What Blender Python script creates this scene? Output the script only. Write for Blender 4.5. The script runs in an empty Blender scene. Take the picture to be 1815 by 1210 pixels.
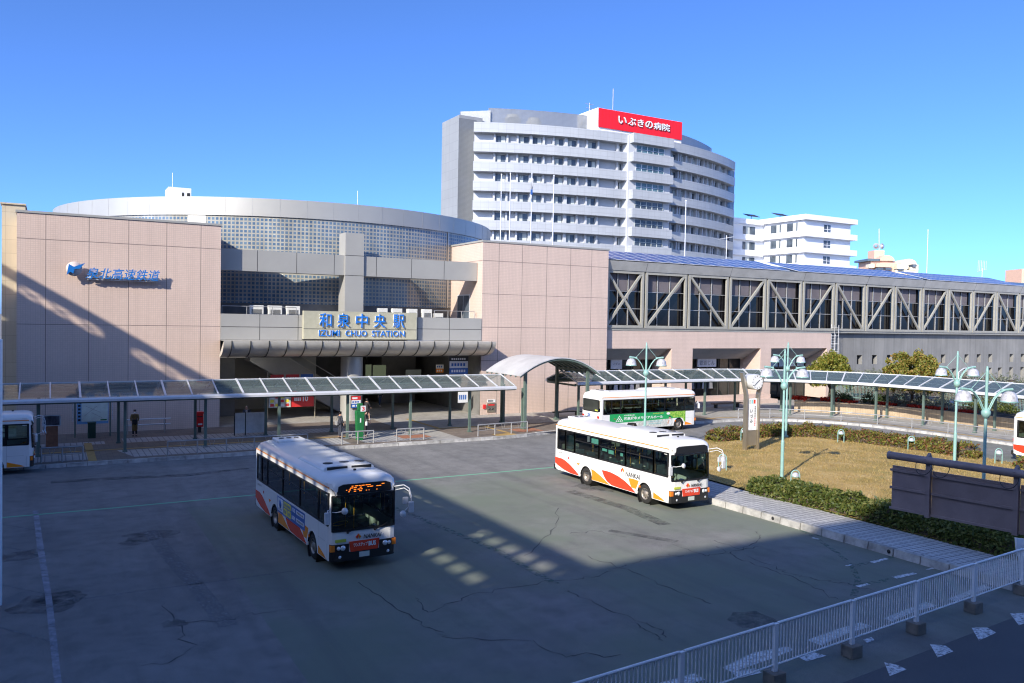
import bpy, bmesh, math, random
from mathutils import Vector, Matrix
RND = random.Random(11)
rad = math.radians
sc = bpy.context.scene
COL = sc.collection

# ------------------------------------------------------------------ camera
# World axes follow the station: x runs along its front, y away from the viewer, z up.
FPX, HC, PITCH, ROLL, PHI = 1450.0, 7.9, 0.026, 0.018, rad(29.5)
CXP, CYP = 907.5, 605.0
OX, OY = -3.0, 66.0
def _sd(x, y): return (x * math.cos(PHI) + y * math.sin(PHI), -x * math.sin(PHI) + y * math.cos(PHI))
_cx, _cy = _sd(-OX, -OY)
CAMP = Vector((_cx, _cy, HC))
def _vec(x, y, z): a, b = _sd(x, y); return Vector((a, b, z))
_c, _s, _cr, _sr = math.cos(PITCH), math.sin(PITCH), math.cos(ROLL), math.sin(ROLL)
_R0, _F0, _U0 = _vec(1, 0, 0), _vec(0, _c, -_s), _vec(0, _s, _c)
CR = _R0 * _cr + _U0 * _sr
CU = -_R0 * _sr + _U0 * _cr
cam_d = bpy.data.cameras.new('camera'); cam = bpy.data.objects.new('camera', cam_d); COL.objects.link(cam)
cam_d.sensor_width = 36; cam_d.lens = 36 * FPX / 1815; cam_d.clip_start = .1; cam_d.clip_end = 6000
mm = Matrix.Identity(4)
for i in range(3):
    mm[i][0], mm[i][1], mm[i][2], mm[i][3] = CR[i], CU[i], -_F0[i], CAMP[i]
cam.matrix_world = mm
sc.camera = cam
def ray(u, v): return _F0 * FPX + CR * (u - CXP) - CU * (v - CYP)
def at(u, v, z=0.0):           # point of a horizontal plane seen at photo pixel u, v
    d = ray(u, v); return CAMP + d * ((z - HC) / d.z)
def aty(u, v, y):              # point of a plane parallel to the station front
    d = ray(u, v); return CAMP + d * ((y - CAMP.y) / d.y)

# ------------------------------------------------------------------ light
SUN_EL, SUN_AZ = rad(28.0), math.atan2(-10.8, -6.05)
w = bpy.data.worlds.new('World'); sc.world = w; w.use_nodes = True
nt = w.node_tree; bg = nt.nodes['Background']
sky = nt.nodes.new('ShaderNodeTexSky'); sky.sky_type = 'NISHITA'; sky.sun_disc = False
sky.sun_elevation = SUN_EL; sky.sun_rotation = SUN_AZ % (2 * math.pi)
sky.air_density = .5; sky.dust_density = 6.; sky.ozone_density = 10.; sky.altitude = 2000
nt.links.new(sky.outputs[0], bg.inputs[0]); bg.inputs[1].default_value = .136
sd_ = bpy.data.lights.new('sun', 'SUN'); sd_.energy = 2.55; sd_.angle = rad(.4); sd_.color = (1, .92, .78)
sun = bpy.data.objects.new('sun', sd_); COL.objects.link(sun)
ld = Vector((math.sin(SUN_AZ) * math.cos(SUN_EL), math.cos(SUN_AZ) * math.cos(SUN_EL), math.sin(SUN_EL)))
sun.rotation_euler = ld.to_track_quat('Z', 'Y').to_euler(); sun.location = (0, 0, 80)
sc.view_settings.view_transform = 'Standard'; sc.view_settings.look = 'None'
sc.view_settings.exposure = 1.5; sc.view_settings.gamma = 1
sc.cycles.filter_width = 1.15
try:
    sc.cycles.use_denoising = True; sc.cycles.max_bounces = 8; sc.cycles.transparent_max_bounces = 16
except Exception: pass

# ------------------------------------------------------------------ materials
def rgb(h):
    h = h.lstrip('#'); o = []
    for i in (0, 2, 4):
        c = int(h[i:i + 2], 16) / 255; o.append(c / 12.92 if c <= .04045 else ((c + .055) / 1.055) ** 2.4)
    return tuple(o)
class NT:
    def __init__(s, name):
        s.m = bpy.data.materials.new(name); s.m.use_nodes = True; s.t = s.m.node_tree
        s.b = s.t.nodes['Principled BSDF']; s.out = s.t.nodes['Material Output']
    def n(s, typ, **k):
        nd = s.t.nodes.new('ShaderNode' + typ)
        for a, b in k.items():
            if a in nd.inputs.keys(): nd.inputs[a].default_value = b
            else: setattr(nd, a, b)
        return nd
    def l(s, a, b): s.t.links.new(a, b)
    def coord(s, kind='Object'):
        return s.n('TexCoord').outputs[kind]
    def noise(s, scale, detail=4, vec=None, rough=.6):
        nd = s.n('TexNoise'); nd.inputs['Scale'].default_value = scale; nd.inputs['Detail'].default_value = detail
        nd.inputs['Roughness'].default_value = rough
        s.l(vec if vec is not None else s.coord(), nd.inputs['Vector']); return nd.outputs['Fac']
    def ramp(s, fac, stops):
        nd = s.n('ValToRGB'); e = nd.color_ramp.elements
        while len(e) > 1: e.remove(e[-1])
        for i, (p, c) in enumerate(stops):
            c4 = (*c, 1) if hasattr(c, '__len__') else (c, c, c, 1)
            if i == 0: e[0].position = p; e[0].color = c4
            else: x = e.new(p); x.color = c4
        s.l(fac, nd.inputs[0]); return nd.outputs[0]
    def mix(s, fac, a, b, mode='MIX'):
        nd = s.n('Mix', data_type='RGBA', blend_type=mode)
        for sock, v in ((nd.inputs[0], fac), (nd.inputs[6], a), (nd.inputs[7], b)):
            if isinstance(v, bpy.types.NodeSocket): s.l(v, sock)
            elif hasattr(v, '__len__'): sock.default_value = (*v, 1) if len(v) == 3 else v
            else: sock.default_value = v
        return nd.outputs[2]
    def math(s, op, a, b=0.0, c=None):
        nd = s.n('Math', operation=op)
        for sock, v in zip(nd.inputs, (a, b) if c is None else (a, b, c)):
            if isinstance(v, bpy.types.NodeSocket): s.l(v, sock)
            else: sock.default_value = v
        return nd.outputs[0]
    def bump(s, h, strength, dist=.02):
        nd = s.n('Bump'); nd.inputs['Strength'].default_value = strength; nd.inputs['Distance'].default_value = dist
        s.l(h, nd.inputs['Height']); s.l(nd.outputs[0], s.b.inputs['Normal'])
    def setc(s, c):
        if isinstance(c, bpy.types.NodeSocket): s.l(c, s.b.inputs['Base Color'])
        else: s.b.inputs['Base Color'].default_value = (*c, 1)
    def p(s, **k):
        for a, b in k.items(): s.b.inputs[a.replace('_', ' ')].default_value = b
        return s
M = {}
def mat(name, c, rough=.6, metal=0., var=.12, scale=3., bump=0., bscale=40., fine=0.):
    t = NT(name); t.p(Roughness=rough, Metallic=metal)
    lo = tuple(x * (1 - var) for x in c); hi = tuple(min(1, x * (1 + var)) for x in c)
    col = t.ramp(t.noise(scale), [(.3, lo), (.7, hi)])
    if fine: col = t.mix(t.math('MULTIPLY', t.noise(60, 2), fine), col, tuple(x * .45 for x in c))
    t.setc(col)
    if bump: t.bump(t.noise(bscale, 3), bump)
    M[name] = t.m; return t.m
def emis(name, c, st):
    t = NT(name); t.setc(tuple(x * .3 for x in c)); t.b.inputs['Emission Color'].default_value = (*c, 1); t.b.inputs['Emission Strength'].default_value = st
    M[name] = t.m
def tile(name, c1, c2, mort, bw, bh, ms, rough=.5, off=0., dirt=.15, metal=0., bump=.25, spec=None):
    t = NT(name); t.p(Roughness=rough, Metallic=metal)
    br = t.n('TexBrick', offset=off, squash=1.0, offset_frequency=1, squash_frequency=1)
    for k, v in (('Scale', 1.), ('Mortar Size', ms), ('Mortar Smooth', .1), ('Bias', 0.), ('Brick Width', bw), ('Row Height', bh)): br.inputs[k].default_value = v
    br.inputs['Color1'].default_value = (*c1, 1); br.inputs['Color2'].default_value = (*c2, 1); br.inputs['Mortar'].default_value = (*mort, 1)
    t.l(t.coord('UV'), br.inputs['Vector'])
    big = t.ramp(t.noise(.35, 5), [(.35, 1 - dirt), (.65, 1.)])
    mp_ = t.n('Mapping'); mp_.inputs['Scale'].default_value = (1.6, 1.6, .07); t.l(t.coord(), mp_.inputs[0]); stk = t.ramp(t.noise(1.0, 5, mp_.outputs[0], .7), [(.36, 1 - dirt * .9), (.56, 1.)])
    t.setc(t.mix(1.0, t.mix(1.0, br.outputs['Color'], big, 'MULTIPLY'), stk, 'MULTIPLY'))
    if bump: t.bump(t.math('SUBTRACT', 1.0, br.outputs['Fac']), bump, .01)
    M[name] = t.m; return t
def glass(name, tint, amount, rough=.02, gl=1.0):   # thin pane: see-through part plus a fresnel reflection
    t = NT(name); t.t.nodes.remove(t.b)
    tr = t.n('BsdfTransparent'); tr.inputs[0].default_value = (*[x * amount for x in tint], 1)
    gs = t.n('BsdfGlossy'); gs.inputs['Roughness'].default_value = rough; gs.inputs[0].default_value = (gl, gl, gl, 1)
    fr = t.n('Fresnel'); fr.inputs[0].default_value = 1.55
    mx = t.n('MixShader'); t.l(fr.outputs[0], mx.inputs[0]); t.l(tr.outputs[0], mx.inputs[1]); t.l(gs.outputs[0], mx.inputs[2])
    t.l(mx.outputs[0], t.out.inputs[0]); M[name] = t.m
def leaf(name, cols, tl=.35):
    t = NT(name); g = t.n('NewGeometry'); c = t.ramp(g.outputs['Random Per Island'], [(i / max(1, len(cols) - 1), x) for i, x in enumerate(cols)])
    t.setc(c); t.p(Roughness=.55)
    tr = t.n('BsdfTranslucent'); t.l(c, tr.inputs[0]); mx = t.n('MixShader'); mx.inputs[0].default_value = tl
    t.l(t.b.outputs[0], mx.inputs[1]); t.l(tr.outputs[0], mx.inputs[2]); t.l(mx.outputs[0], t.out.inputs[0]); M[name] = t.m
def paint(name, c, wear=.45, scale=6., soft=.06):           # worn road paint: bare asphalt shows through
    t = NT(name); t.setc(c); t.p(Roughness=.8); tr = t.n('BsdfTransparent'); mx = t.n('MixShader')
    f = t.ramp(t.noise(scale, 8, rough=.75), [(wear - soft, 0.), (wear + soft, 1.)])
    t.l(f, mx.inputs[0]); t.l(tr.outputs[0], mx.inputs[1]); t.l(t.b.outputs[0], mx.inputs[2]); t.l(mx.outputs[0], t.out.inputs[0]); M[name] = t.m

# asphalt of the terminal, with the faded green lane colour, seams, stains and patches
t = NT('asphalt'); co = t.coord(); t.p(Roughness=.85)
xyz = t.n('SeparateXYZ'); t.l(co, xyz.inputs[0])
base = t.ramp(t.noise(.22, 6, co), [(.3, (.158, .154, .148)), (.52, (.196, .191, .182)), (.72, (.230, .223, .212))])
spk = t.ramp(t.noise(38, 3, co), [(.35, .62), (.65, 1.32)])
mid = t.ramp(t.noise(1.3, 7, co, .72), [(.32, .74), (.5, 1.0), (.68, 1.16)])
base = t.mix(1.0, base, spk, 'MULTIPLY'); base = t.mix(1.0, base, mid, 'MULTIPLY')
gz = t.math('MULTIPLY', t.math('MULTIPLY', t.math('LESS_THAN', xyz.outputs[1], -22.2), t.math('GREATER_THAN', xyz.outputs[0], -25.0)), t.ramp(t.noise(.16, 7, co), [(.34, 0.), (.6, .9)]))
base = t.mix(gz, base, (.150, .178, .132))
st = t.ramp(t.noise(.5, 6, co, .7), [(.62, 0.), (.74, .6)])
base = t.mix(st, base, (.10, .10, .10))
mp = t.n('Mapping'); mp.inputs['Scale'].default_value = (.9, .05, 1); t.l(co, mp.inputs[0])
trk = t.ramp(t.noise(1.0, 5, mp.outputs[0]), [(.5, 0.), (.75, .45)])
base = t.mix(trk, base, (.085, .085, .086)); t.setc(base); t.bump(t.noise(70, 3, co), .35, .01); M['asphalt'] = t.m
t = NT('road_asphalt'); base = t.ramp(t.noise(.4, 6), [(.3, (.085, .086, .092)), (.7, (.11, .111, .116))]); t.setc(t.mix(1.0, base, t.ramp(t.noise(50, 2), [(.35, .75), (.65, 1.2)]), 'MULTIPLY')); t.p(Roughness=.85); t.bump(t.noise(70, 3), .3, .01); M['road_asphalt'] = t.m
# lawn: dry winter grass
t = NT('lawn'); a = t.ramp(t.noise(.5, 6), [(.3, (.27, .19, .05)), (.42, (.36, .26, .075)), (.55, (.46, .31, .11)), (.7, (.58, .43, .19))])
a = t.mix(t.ramp(t.noise(.9, 6), [(.55, 0.), (.72, .6)]), a, (.20, .22, .06)); a = t.mix(t.ramp(t.noise(1.7, 6), [(.60, 0.), (.75, .7)]), a, (.20, .13, .06))
t.setc(t.mix(1.0, a, t.ramp(t.noise(22, 4), [(.3, .5), (.7, 1.3)]), 'MULTIPLY')); t.p(Roughness=.95); t.bump(t.noise(30, 4), .9, .05); M['lawn'] = t.m

tile('pink_tile', (.645, .50, .425), (.615, .474, .40), (.515, .40, .34), .135, .125, .011, .55, 0, .06)
tile('cream_tile', (.58, .50, .36), (.54, .46, .33), (.40, .34, .25), 1.2, .9, .012, .6, 0, .1)
tile('planter_tile', (.52, .40, .27), (.46, .35, .23), (.33, .25, .17), .2, .1, .01, .6, .5, .2)
tile('glass_block', (.085, .15, .25), (.15, .225, .31), (.40, .39, .35), .30, .30, .055, .10, 0, .25, 0, .6)
tile('pave_grey', (.44, .415, .375), (.40, .375, .34), (.28, .265, .24), .3, .3, .008, .75, .5, .25)
tile('pave_white', (.50, .49, .47), (.45, .44, .43), (.22, .21, .22), .32, .3, .03, .7, 0, .15)
tile('pave_brown', (.23, .185, .15), (.20, .16, .13), (.14, .11, .1), .3, .3, .008, .75, .5, .2)
tile('strip_tile', (.56, .55, .53), (.50, .49, .48), (.17, .165, .17), .30, .30, .022, .6, 0, .15)
t = NT('kerb_stone'); g_ = t.n('NewGeometry'); t.setc(t.mix(1.0, t.ramp(g_.outputs['Random Per Island'], [(0., (.36, .355, .34)), (.5, (.44, .43, .41)), (1., (.52, .51, .49))]), t.ramp(t.noise(2.5, 6), [(.35, .62), (.6, 1.05)]), 'MULTIPLY')); t.p(Roughness=.8); M['kerb_stone'] = t.m
mat('hosp_wall', (.46, .47, .49), .6, 0, .03, .3)
tile('far_cladding', (.27, .28, .285), (.255, .265, .27), (.21, .215, .22), 1.6, 1.7, .03, .5, 0, .06)
tile('white_cladding', (.40, .415, .435), (.375, .39, .41), (.28, .29, .30), 1.5, .88, .02, .45, 0, .05)
tile('screen_metal', (.31, .325, .335), (.29, .30, .31), (.22, .23, .235), .22, .22, .05, .45, 0, .05, .2)
t = M['screen_metal']; nd_ = t.node_tree; tr_ = nd_.nodes.new('ShaderNodeBsdfTransparent'); mx_ = nd_.nodes.new('ShaderNodeMixShader'); mx_.inputs[0].default_value = .68
nd_.links.new(tr_.outputs[0], mx_.inputs[1]); nd_.links.new(nd_.nodes['Principled BSDF'].outputs[0], mx_.inputs[2]); nd_.links.new(mx_.outputs[0], nd_.nodes['Material Output'].inputs[0])
tile('concrete_panel', (.27, .265, .25), (.25, .247, .235), (.165, .162, .157), 1.75, 7., .02, .8, 0, .18)
tile('solar_cell', (.045, .085, .25), (.04, .078, .235), (.06, .10, .28), .15, .15, .004, .3, 0, .06, 0, 0)
mat('joint_brown', (.21, .17, .155), .8); mat('arch_metal', (.60, .60, .60), .45, .35, .12, .8)
mat('beam_panel', (.345, .34, .32), .5, .1, .05, .5)
mat('drum_metal', (.42, .415, .39), .42, .35, .05, .3)
mat('canopy_metal', (.60, .565, .50), .4, .4, .12, .8)
mat('steel_frame', (.33, .32, .28), .55, 0, .08, 1.2, fine=.2)
mat('truss_fascia', (.42, .415, .395), .7, 0, .14, .8, fine=.25)
mat('aluminium', (.64, .65, .67), .4, .25, .06, 2)
mat('stainless', (.52, .47, .38), .28, .85, .06, 2)
mat('canopy_green', (.10, .145, .125), .5, .0, .15, 2)
mat('pole_teal', (.235, .41, .385), .45, 0, .08, 3)
mat('dome_white', (.50, .50, .53), .3, .2, .3, 9)
mat('dark_steel', (.05, .05, .05), .5, .2, .15, 3)
mat('brown_steel', (.40, .30, .28), .5, .05, .2, 1.5, fine=.3)
mat('white_paint', (.75, .76, .77), .35, 0, .04, 2, fine=.1)
mat('fence_white', (.90, .91, .92), .4, 0, .05, 3, fine=.12)
mat('concrete', (.24, .22, .19), .9, 0, .3, 3, .4, 30, fine=.4)
mat('crack', (.06, .06, .062), .9); mat('dark_void', (.02, .02, .021), .8)
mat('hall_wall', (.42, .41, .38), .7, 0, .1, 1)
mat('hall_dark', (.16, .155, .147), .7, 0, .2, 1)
mat('bus_white', (.78, .775, .76), .22, 0, .03, 1.2, fine=.06)
mat('bus_orange', (.85, .27, .02), .25, 0, .03); mat('bus_red', (.68, .055, .022), .25, 0, .05)
mat('bus_strip', (.80, .26, .04), .3); mat('black_trim', (.016, .016, .017), .4); mat('rubber', (.022, .021, .02), .85, 0, .25, 9)
mat('rim_steel', (.34, .30, .26), .45, .55, .2, 5); mat('seat_cloth', (.05, .09, .12), .9, 0, .3, 8); mat('bus_floor', (.06, .06, .06), .8); mat('bus_inside', (.30, .31, .29), .7)
mat('handrail', (.75, .36, .04), .4); mat('mirror_white', (.55, .56, .58), .25)
mat('lamp_lens', (.80, .82, .85), .1, .3, .02); mat('amber', (.75, .20, .02), .2); mat('tail_red', (.5, .03, .02), .2); mat('plate_white', (.55, .62, .58), .5)
mat('yellow_green', (.50, .55, .07), .5); mat('ad_blue', (.04, .13, .42), .3); mat('ad_yellow', (.78, .68, .06), .35); mat('ad_green', (.02, .33, .10), .3)
mat('ad_pale', (.55, .56, .52), .4, 0, .3, 6); mat('sticker_teal', (.25, .55, .55), .5)
t = NT('ad_leafy'); t.setc(t.ramp(t.noise(9, 5, t.coord('UV')), [(.35, (.06, .28, .03)), (.5, (.22, .46, .05)), (.65, (.5, .62, .15))])); t.p(Roughness=.3); M['ad_leafy'] = t.m
mat('letter_blue', (.012, .17, .62), .35); mat('logo_blue', (.015, .16, .50), .35); mat('letter_side', (.70, .71, .70), .4); mat('sign_board', (.40, .385, .29), .5, 0, .06); mat('logo_ring', (.60, .50, .46), .5)
mat('hosp_red', (.78, .012, .02), .4, 0, .06, .5); mat('letter_white', (.76, .76, .76), .5); mat('black_ink', (.03, .03, .032), .5); mat('red_ink', (.62, .03, .03), .5); mat('white_board', (.72, .73, .74), .45)
mat('annex_white', (.76, .77, .80), .6, 0, .03, .3); mat('apt_pink', (.62, .40, .29), .7); mat('apt_cream', (.68, .60, .46), .7); mat('slate_roof', (.09, .13, .16), .4)
mat('win_sky_sheen', (.36, .50, .58), .15, 0, .1, .8); mat('curtain', (.48, .51, .49), .8, 0, .1, .4); mat('blind_lilac', (.13, .115, .125), .8, 0, .15, .6)  # hall panes: the pale colour stands in for reflected sky
mat('post_red', (.62, .012, .012), .3); mat('stop_green', (.015, .15, .045), .4); mat('bin_green', (.02, .06, .045), .5); mat('panel_grey', (.68, .68, .70), .5)
mat('poster_dark', (.09, .09, .12), .35, 0, .8, 3); mat('map_pale', (.60, .68, .62), .4, 0, .12, 3); mat('map_blue', (.16, .36, .62), .4); mat('banner_red', (.60, .035, .035), .5); mat('bench_wood', (.22, .145, .09), .6, 0, .3, 6)
mat('tactile', (.42, .27, .09), .7, 0, .15, 4); mat('brick_red', (.33, .14, .08), .8, 0, .2, 4)
mat('bark', (.085, .065, .05), .9, 0, .3, 8, .5, 30); mat('soil', (.06, .045, .03), .95, 0, .3, 4)
mat('skin', (.55, .34, .25), .5); mat('hair', (.018, .014, .012), .45); mat('coat_khaki', (.17, .11, .035), .85, 0, .2, 8); mat('cloth_black', (.022, .022, .026), .8, 0, .25, 8); mat('cloth_navy', (.035, .04, .06), .8, 0, .2, 8); mat('cloth_white', (.65, .65, .65), .8); mat('mask_white', (.75, .76, .76), .7); mat('bag_grey', (.25, .25, .26), .7); mat('jeans', (.06, .09, .17), .85, 0, .2, 8)
mat('caster_wall', (.70, .67, .62), .8, 0, .1, .2); mat('louvre', (.29, .285, .27), .5, .2, .08, 1)  # wall of the added building, pale to bounce light into the shade
mat('ac_white', (.66, .65, .60), .5, 0, .06, 3); mat('rail_grey', (.36, .36, .36), .45, .3, .15, 3); mat('manga', (.3, .3, .3), .5)
mat('rubble', (.36, .37, .36), .9, 0, .4, 1.2, .8, 6)
emis('tube_light', (1., .97, .9), 9.0); emis('led_orange', (1., .22, .02), .9); emis('screen_glow', (.42, .50, .30), .06)
glass('bus_glass', (.66, .80, .72), .85, .015); glass('bus_dark_glass', (.5, .56, .56), .10, .015)
t = NT('canopy_glass'); t.t.nodes.remove(t.b); tr = t.n('BsdfTransparent'); tr.inputs[0].default_value = (.84, .95, .95, 1); df = t.n('BsdfDiffuse'); df.inputs[0].default_value = (.48, .62, .62, 1); tl = t.n('BsdfTranslucent'); tl.inputs[0].default_value = (.48, .62, .62, 1); gs = t.n('BsdfGlossy'); gs.inputs['Roughness'].default_value = .06
fr = t.n('Fresnel'); fr.inputs[0].default_value = 1.5; m1, m2, m3 = t.n('MixShader'), t.n('MixShader'), t.n('MixShader'); m1.inputs[0].default_value = .5; m2.inputs[0].default_value = .27
t.l(df.outputs[0], m1.inputs[1]); t.l(tl.outputs[0], m1.inputs[2]); t.l(tr.outputs[0], m2.inputs[1]); t.l(m1.outputs[0], m2.inputs[2]); t.l(fr.outputs[0], m3.inputs[0]); t.l(m2.outputs[0], m3.inputs[1]); t.l(gs.outputs[0], m3.inputs[2]); t.l(m3.outputs[0], t.out.inputs[0]); M['canopy_glass'] = t.m
def dglass(name, c, rough=.04):
    t = NT(name); t.setc(t.ramp(t.noise(.6, 3), [(.3, tuple(x * .6 for x in c)), (.7, tuple(x * 1.4 for x in c))])); t.p(Roughness=rough, IOR=1.5); M[name] = t.m
dglass('hall_glass', (.006, .006, .008)); dglass('win_glass', (.075, .095, .12)); dglass('shop_glass', (.03, .033, .03)); dglass('win_teal', (.10, .17, .20))
leaf('hedge_leaf', [(.045, .075, .015), (.08, .115, .022), (.125, .15, .03), (.18, .18, .045)]); leaf('hedge_autumn', [(.08, .11, .02), (.15, .17, .028), (.24, .22, .04), (.20, .10, .04), (.22, .08, .05)])
leaf('tree_leaf', [(.12, .15, .025), (.20, .22, .035), (.28, .27, .05), (.33, .25, .055), (.33, .18, .045)], .4); leaf('tree_leaf_green', [(.11, .15, .02), (.19, .22, .03), (.27, .26, .04), (.32, .24, .05)], .4)
leaf('shrub_leaf', [(.03, .06, .015), (.06, .10, .025), (.10, .13, .04)]); leaf('flower_red', [(.45, .02, .01), (.65, .035, .012), (.30, .03, .015)]); leaf('dry_stem', [(.20, .14, .07), (.30, .22, .12), (.16, .12, .05)]); leaf('grass_blade', [(.32, .21, .06), (.44, .31, .10), (.54, .40, .17), (.26, .21, .06)])
leaf('pale_shrub', [(.16, .17, .13), (.25, .26, .2), (.10, .13, .07)])
paint('white_line', (.33, .34, .385), .42, 1.6, .25); paint('worn_white', (.70, .72, .74), .44, 9., .1); paint('green_line', (.17, .46, .28), .30, 7.); paint('faint_green', (.10, .17, .135), .55, 5.); paint('faint_white', (.20, .205, .215), .52, 8.); paint('oil', (.085, .085, .087), .58, 1.6, .22)

# ------------------------------------------------------------------ mesh helpers
class MB:
    def __init__(s): s.v = []; s.f = []; s.mi = []; s.sm = []; s.uv = []
    def _uv(s, pts):
        a, b, c = pts[0], pts[1], pts[2]
        n = Vector((0, 0, 0))
        for i in range(len(pts)):
            p, q = pts[i], pts[(i + 1) % len(pts)]
            n += Vector(((p[1] - q[1]) * (p[2] + q[2]), (p[2] - q[2]) * (p[0] + q[0]), (p[0] - q[0]) * (p[1] + q[1])))
        if n.length: n.normalize()
        if abs(n.z) > .75: return [(p[0], p[1]) for p in pts]
        tx, ty = -n.y, n.x; l = math.hypot(tx, ty) or 1; k = math.sqrt(max(1e-6, 1 - n.z * n.z))
        return [((p[0] * tx + p[1] * ty) / l, p[2] / k) for p in pts]
    def face(s, pts, m=0, uv=None, smooth=False):
        i = len(s.v); s.v += [tuple(p) for p in pts]; s.f.append(tuple(range(i, i + len(pts)))); s.mi.append(m); s.sm.append(smooth)
        s.uv += uv if uv else s._uv(pts)
    def faces(s, pts, idx, m=0, smooth=False, uvs=None):
        i = len(s.v); s.v += [tuple(p) for p in pts]
        for k, q in enumerate(idx):
            s.f.append(tuple(i + j for j in q)); s.mi.append(m if not hasattr(m, '__len__') else m[k]); s.sm.append(smooth)
            s.uv += [uvs[j] for j in q] if uvs else s._uv([pts[j] for j in q])
    def box(s, x0, x1, y0, y1, z0, z1, m=0):
        p = [(x, y, z) for z in (z0, z1) for y in (y0, y1) for x in (x0, x1)]
        s.faces(p, [(0, 2, 3, 1), (4, 5, 7, 6), (0, 1, 5, 4), (1, 3, 7, 5), (3, 2, 6, 7), (2, 0, 4, 6)], m)
    def hexa(s, p, m=0):   # 8 points, bottom ring then top ring (each counter-clockwise)
        s.faces(p, [(3, 2, 1, 0), (4, 5, 6, 7), (0, 1, 5, 4), (1, 2, 6, 5), (2, 3, 7, 6), (3, 0, 4, 7)], m)
    def obox(s, c, ax, ay, az, m=0):   # oriented box: centre and three half-axis vectors
        c, ax, ay, az = map(Vector, (c, ax, ay, az))
        s.hexa([c - ax - ay - az, c + ax - ay - az, c + ax + ay - az, c - ax + ay - az, c - ax - ay + az, c + ax - ay + az, c + ax + ay + az, c - ax + ay + az], m)
    def bar(s, a, b, w, h=None, m=0, up=(0, 0, 1)):
        a, b = Vector(a), Vector(b); d = (b - a); L = d.length; d.normalize(); h = h or w
        side = d.cross(Vector(up))
        if side.length < 1e-4: side = Vector((1, 0, 0))
        side.normalize(); u = side.cross(d)
        s.obox((a + b) / 2, d * (L / 2), side * (w / 2), u * (h / 2), m)
    def tube(s, pts, r, n=8, m=0, cap=True):
        pts = [Vector(p) for p in pts]; rs = r if hasattr(r, '__len__') else [r] * len(pts)
        ring = []; prev = None
        for i, p in enumerate(pts):
            d = (pts[min(i + 1, len(pts) - 1)] - pts[max(i - 1, 0)]).normalized()
            if prev is None:
                a = d.orthogonal().normalized()
            else:
                a = (prev - d * prev.dot(d)); a = a.normalized() if a.length > 1e-5 else d.orthogonal().normalized()
            prev = a; b = d.cross(a)
            ring.append([p + (a * math.cos(2 * math.pi * k / n) + b * math.sin(2 * math.pi * k / n)) * rs[i] for k in range(n)])
        P = [q for rg in ring for q in rg]; I = []
        for i in range(len(pts) - 1):
            for k in range(n): I.append((i * n + k, i * n + (k + 1) % n, (i + 1) * n + (k + 1) % n, (i + 1) * n + k))
        s.faces(P, I, m, True)
        if cap:
            s.face(list(reversed(ring[0])), m); s.face(ring[-1], m)
    def lathe(s, prof, c=(0, 0, 0), ax=(0, 0, 1), n=24, m=0, smooth=True, a0=0, a1=2 * math.pi):
        c, ax = Vector(c), Vector(ax).normalized(); a = ax.orthogonal().normalized(); b = ax.cross(a)
        full = abs(a1 - a0 - 2 * math.pi) < 1e-6; nn = n if full else n + 1
        P = []; 
        for r, h in prof:
            for k in range(nn):
                g = a0 + (a1 - a0) * k / n; P.append(c + ax * h + (a * math.cos(g) + b * math.sin(g)) * r)
        I = []
        for i in range(len(prof) - 1):
            for k in range(n):
                k2 = (k + 1) % nn; I.append((i * nn + k, i * nn + k2, (i + 1) * nn + k2, (i + 1) * nn + k))
        s.faces(P, I, m, smooth)
    def cyl(s, c, r, z0, z1, n=20, m=0, r2=None):
        s.tube([(c[0], c[1], z0), (c[0], c[1], z1)], [r, r if r2 is None else r2], n, m)
    def prism(s, poly, f0, f1, m=0, msd=None):   # polygon (list of 2-d) mapped by f0 (front) and f1 (back)
        A = [f0(*p) for p in poly]; B = [f1(*p) for p in poly]; n = len(poly)
        s.face(A, m); s.face(list(reversed(B)), m)
        for i in range(n):
            j = (i + 1) % n; s.face([A[j], A[i], B[i], B[j]], m if msd is None else msd)
    def build(s, name, mats, parent=None, bevel=0, local=False):
        me = bpy.data.meshes.new(name); me.from_pydata(s.v, [], s.f)
        mats = mats if isinstance(mats, (list, tuple)) else [mats]
        for k in mats: me.materials.append(M[k])
        me.polygons.foreach_set('material_index', s.mi); me.polygons.foreach_set('use_smooth', s.sm)
        ul = me.uv_layers.new(name='UVMap'); flat = []
        for u in s.uv: flat += [u[0], u[1]]
        ul.data.foreach_set('uv', flat); me.update()
        o = bpy.data.objects.new(name, me); COL.objects.link(o)
        if parent is not None:
            o.parent = parent
            if not local: o.matrix_parent_inverse = wm(parent).inverted()
        if bevel:
            b = o.modifiers.new('bevel', 'BEVEL'); b.width = bevel; b.segments = 2; b.limit_method = 'ANGLE'
        return o
def wm(o):
    m = Matrix.LocRotScale(o.location, o.rotation_euler, o.scale)
    if o.parent: m = wm(o.parent) @ o.matrix_parent_inverse @ m
    return m
def tag(o, label, cat, group=None):
    o['label'] = label; o['category'] = cat
    if group: o['group'] = group
    return o
def struct(o, kind='structure'): o['kind'] = kind; return o
def thing(name, label, cat, loc=(0, 0, 0), rz=0., group=None):
    o = bpy.data.objects.new(name, None); COL.objects.link(o); o.location = loc; o.rotation_euler = (0, 0, rz); o.empty_display_size = .3
    return tag(o, label, cat, group)
def dup(o, loc=None, rz=None, label=None, parent=None):
    c = o.copy(); COL.objects.link(c)
    if parent is not None: c.parent = parent; c.matrix_parent_inverse = o.matrix_parent_inverse.copy()
    if loc is not None: c.location = loc
    if rz is not None: c.rotation_euler = (0, 0, rz)
    if label: c['label'] = label
    for ch in [x for x in COL.objects if x.parent == o]: dup(ch, parent=c)
    return c
CJK = None
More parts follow.
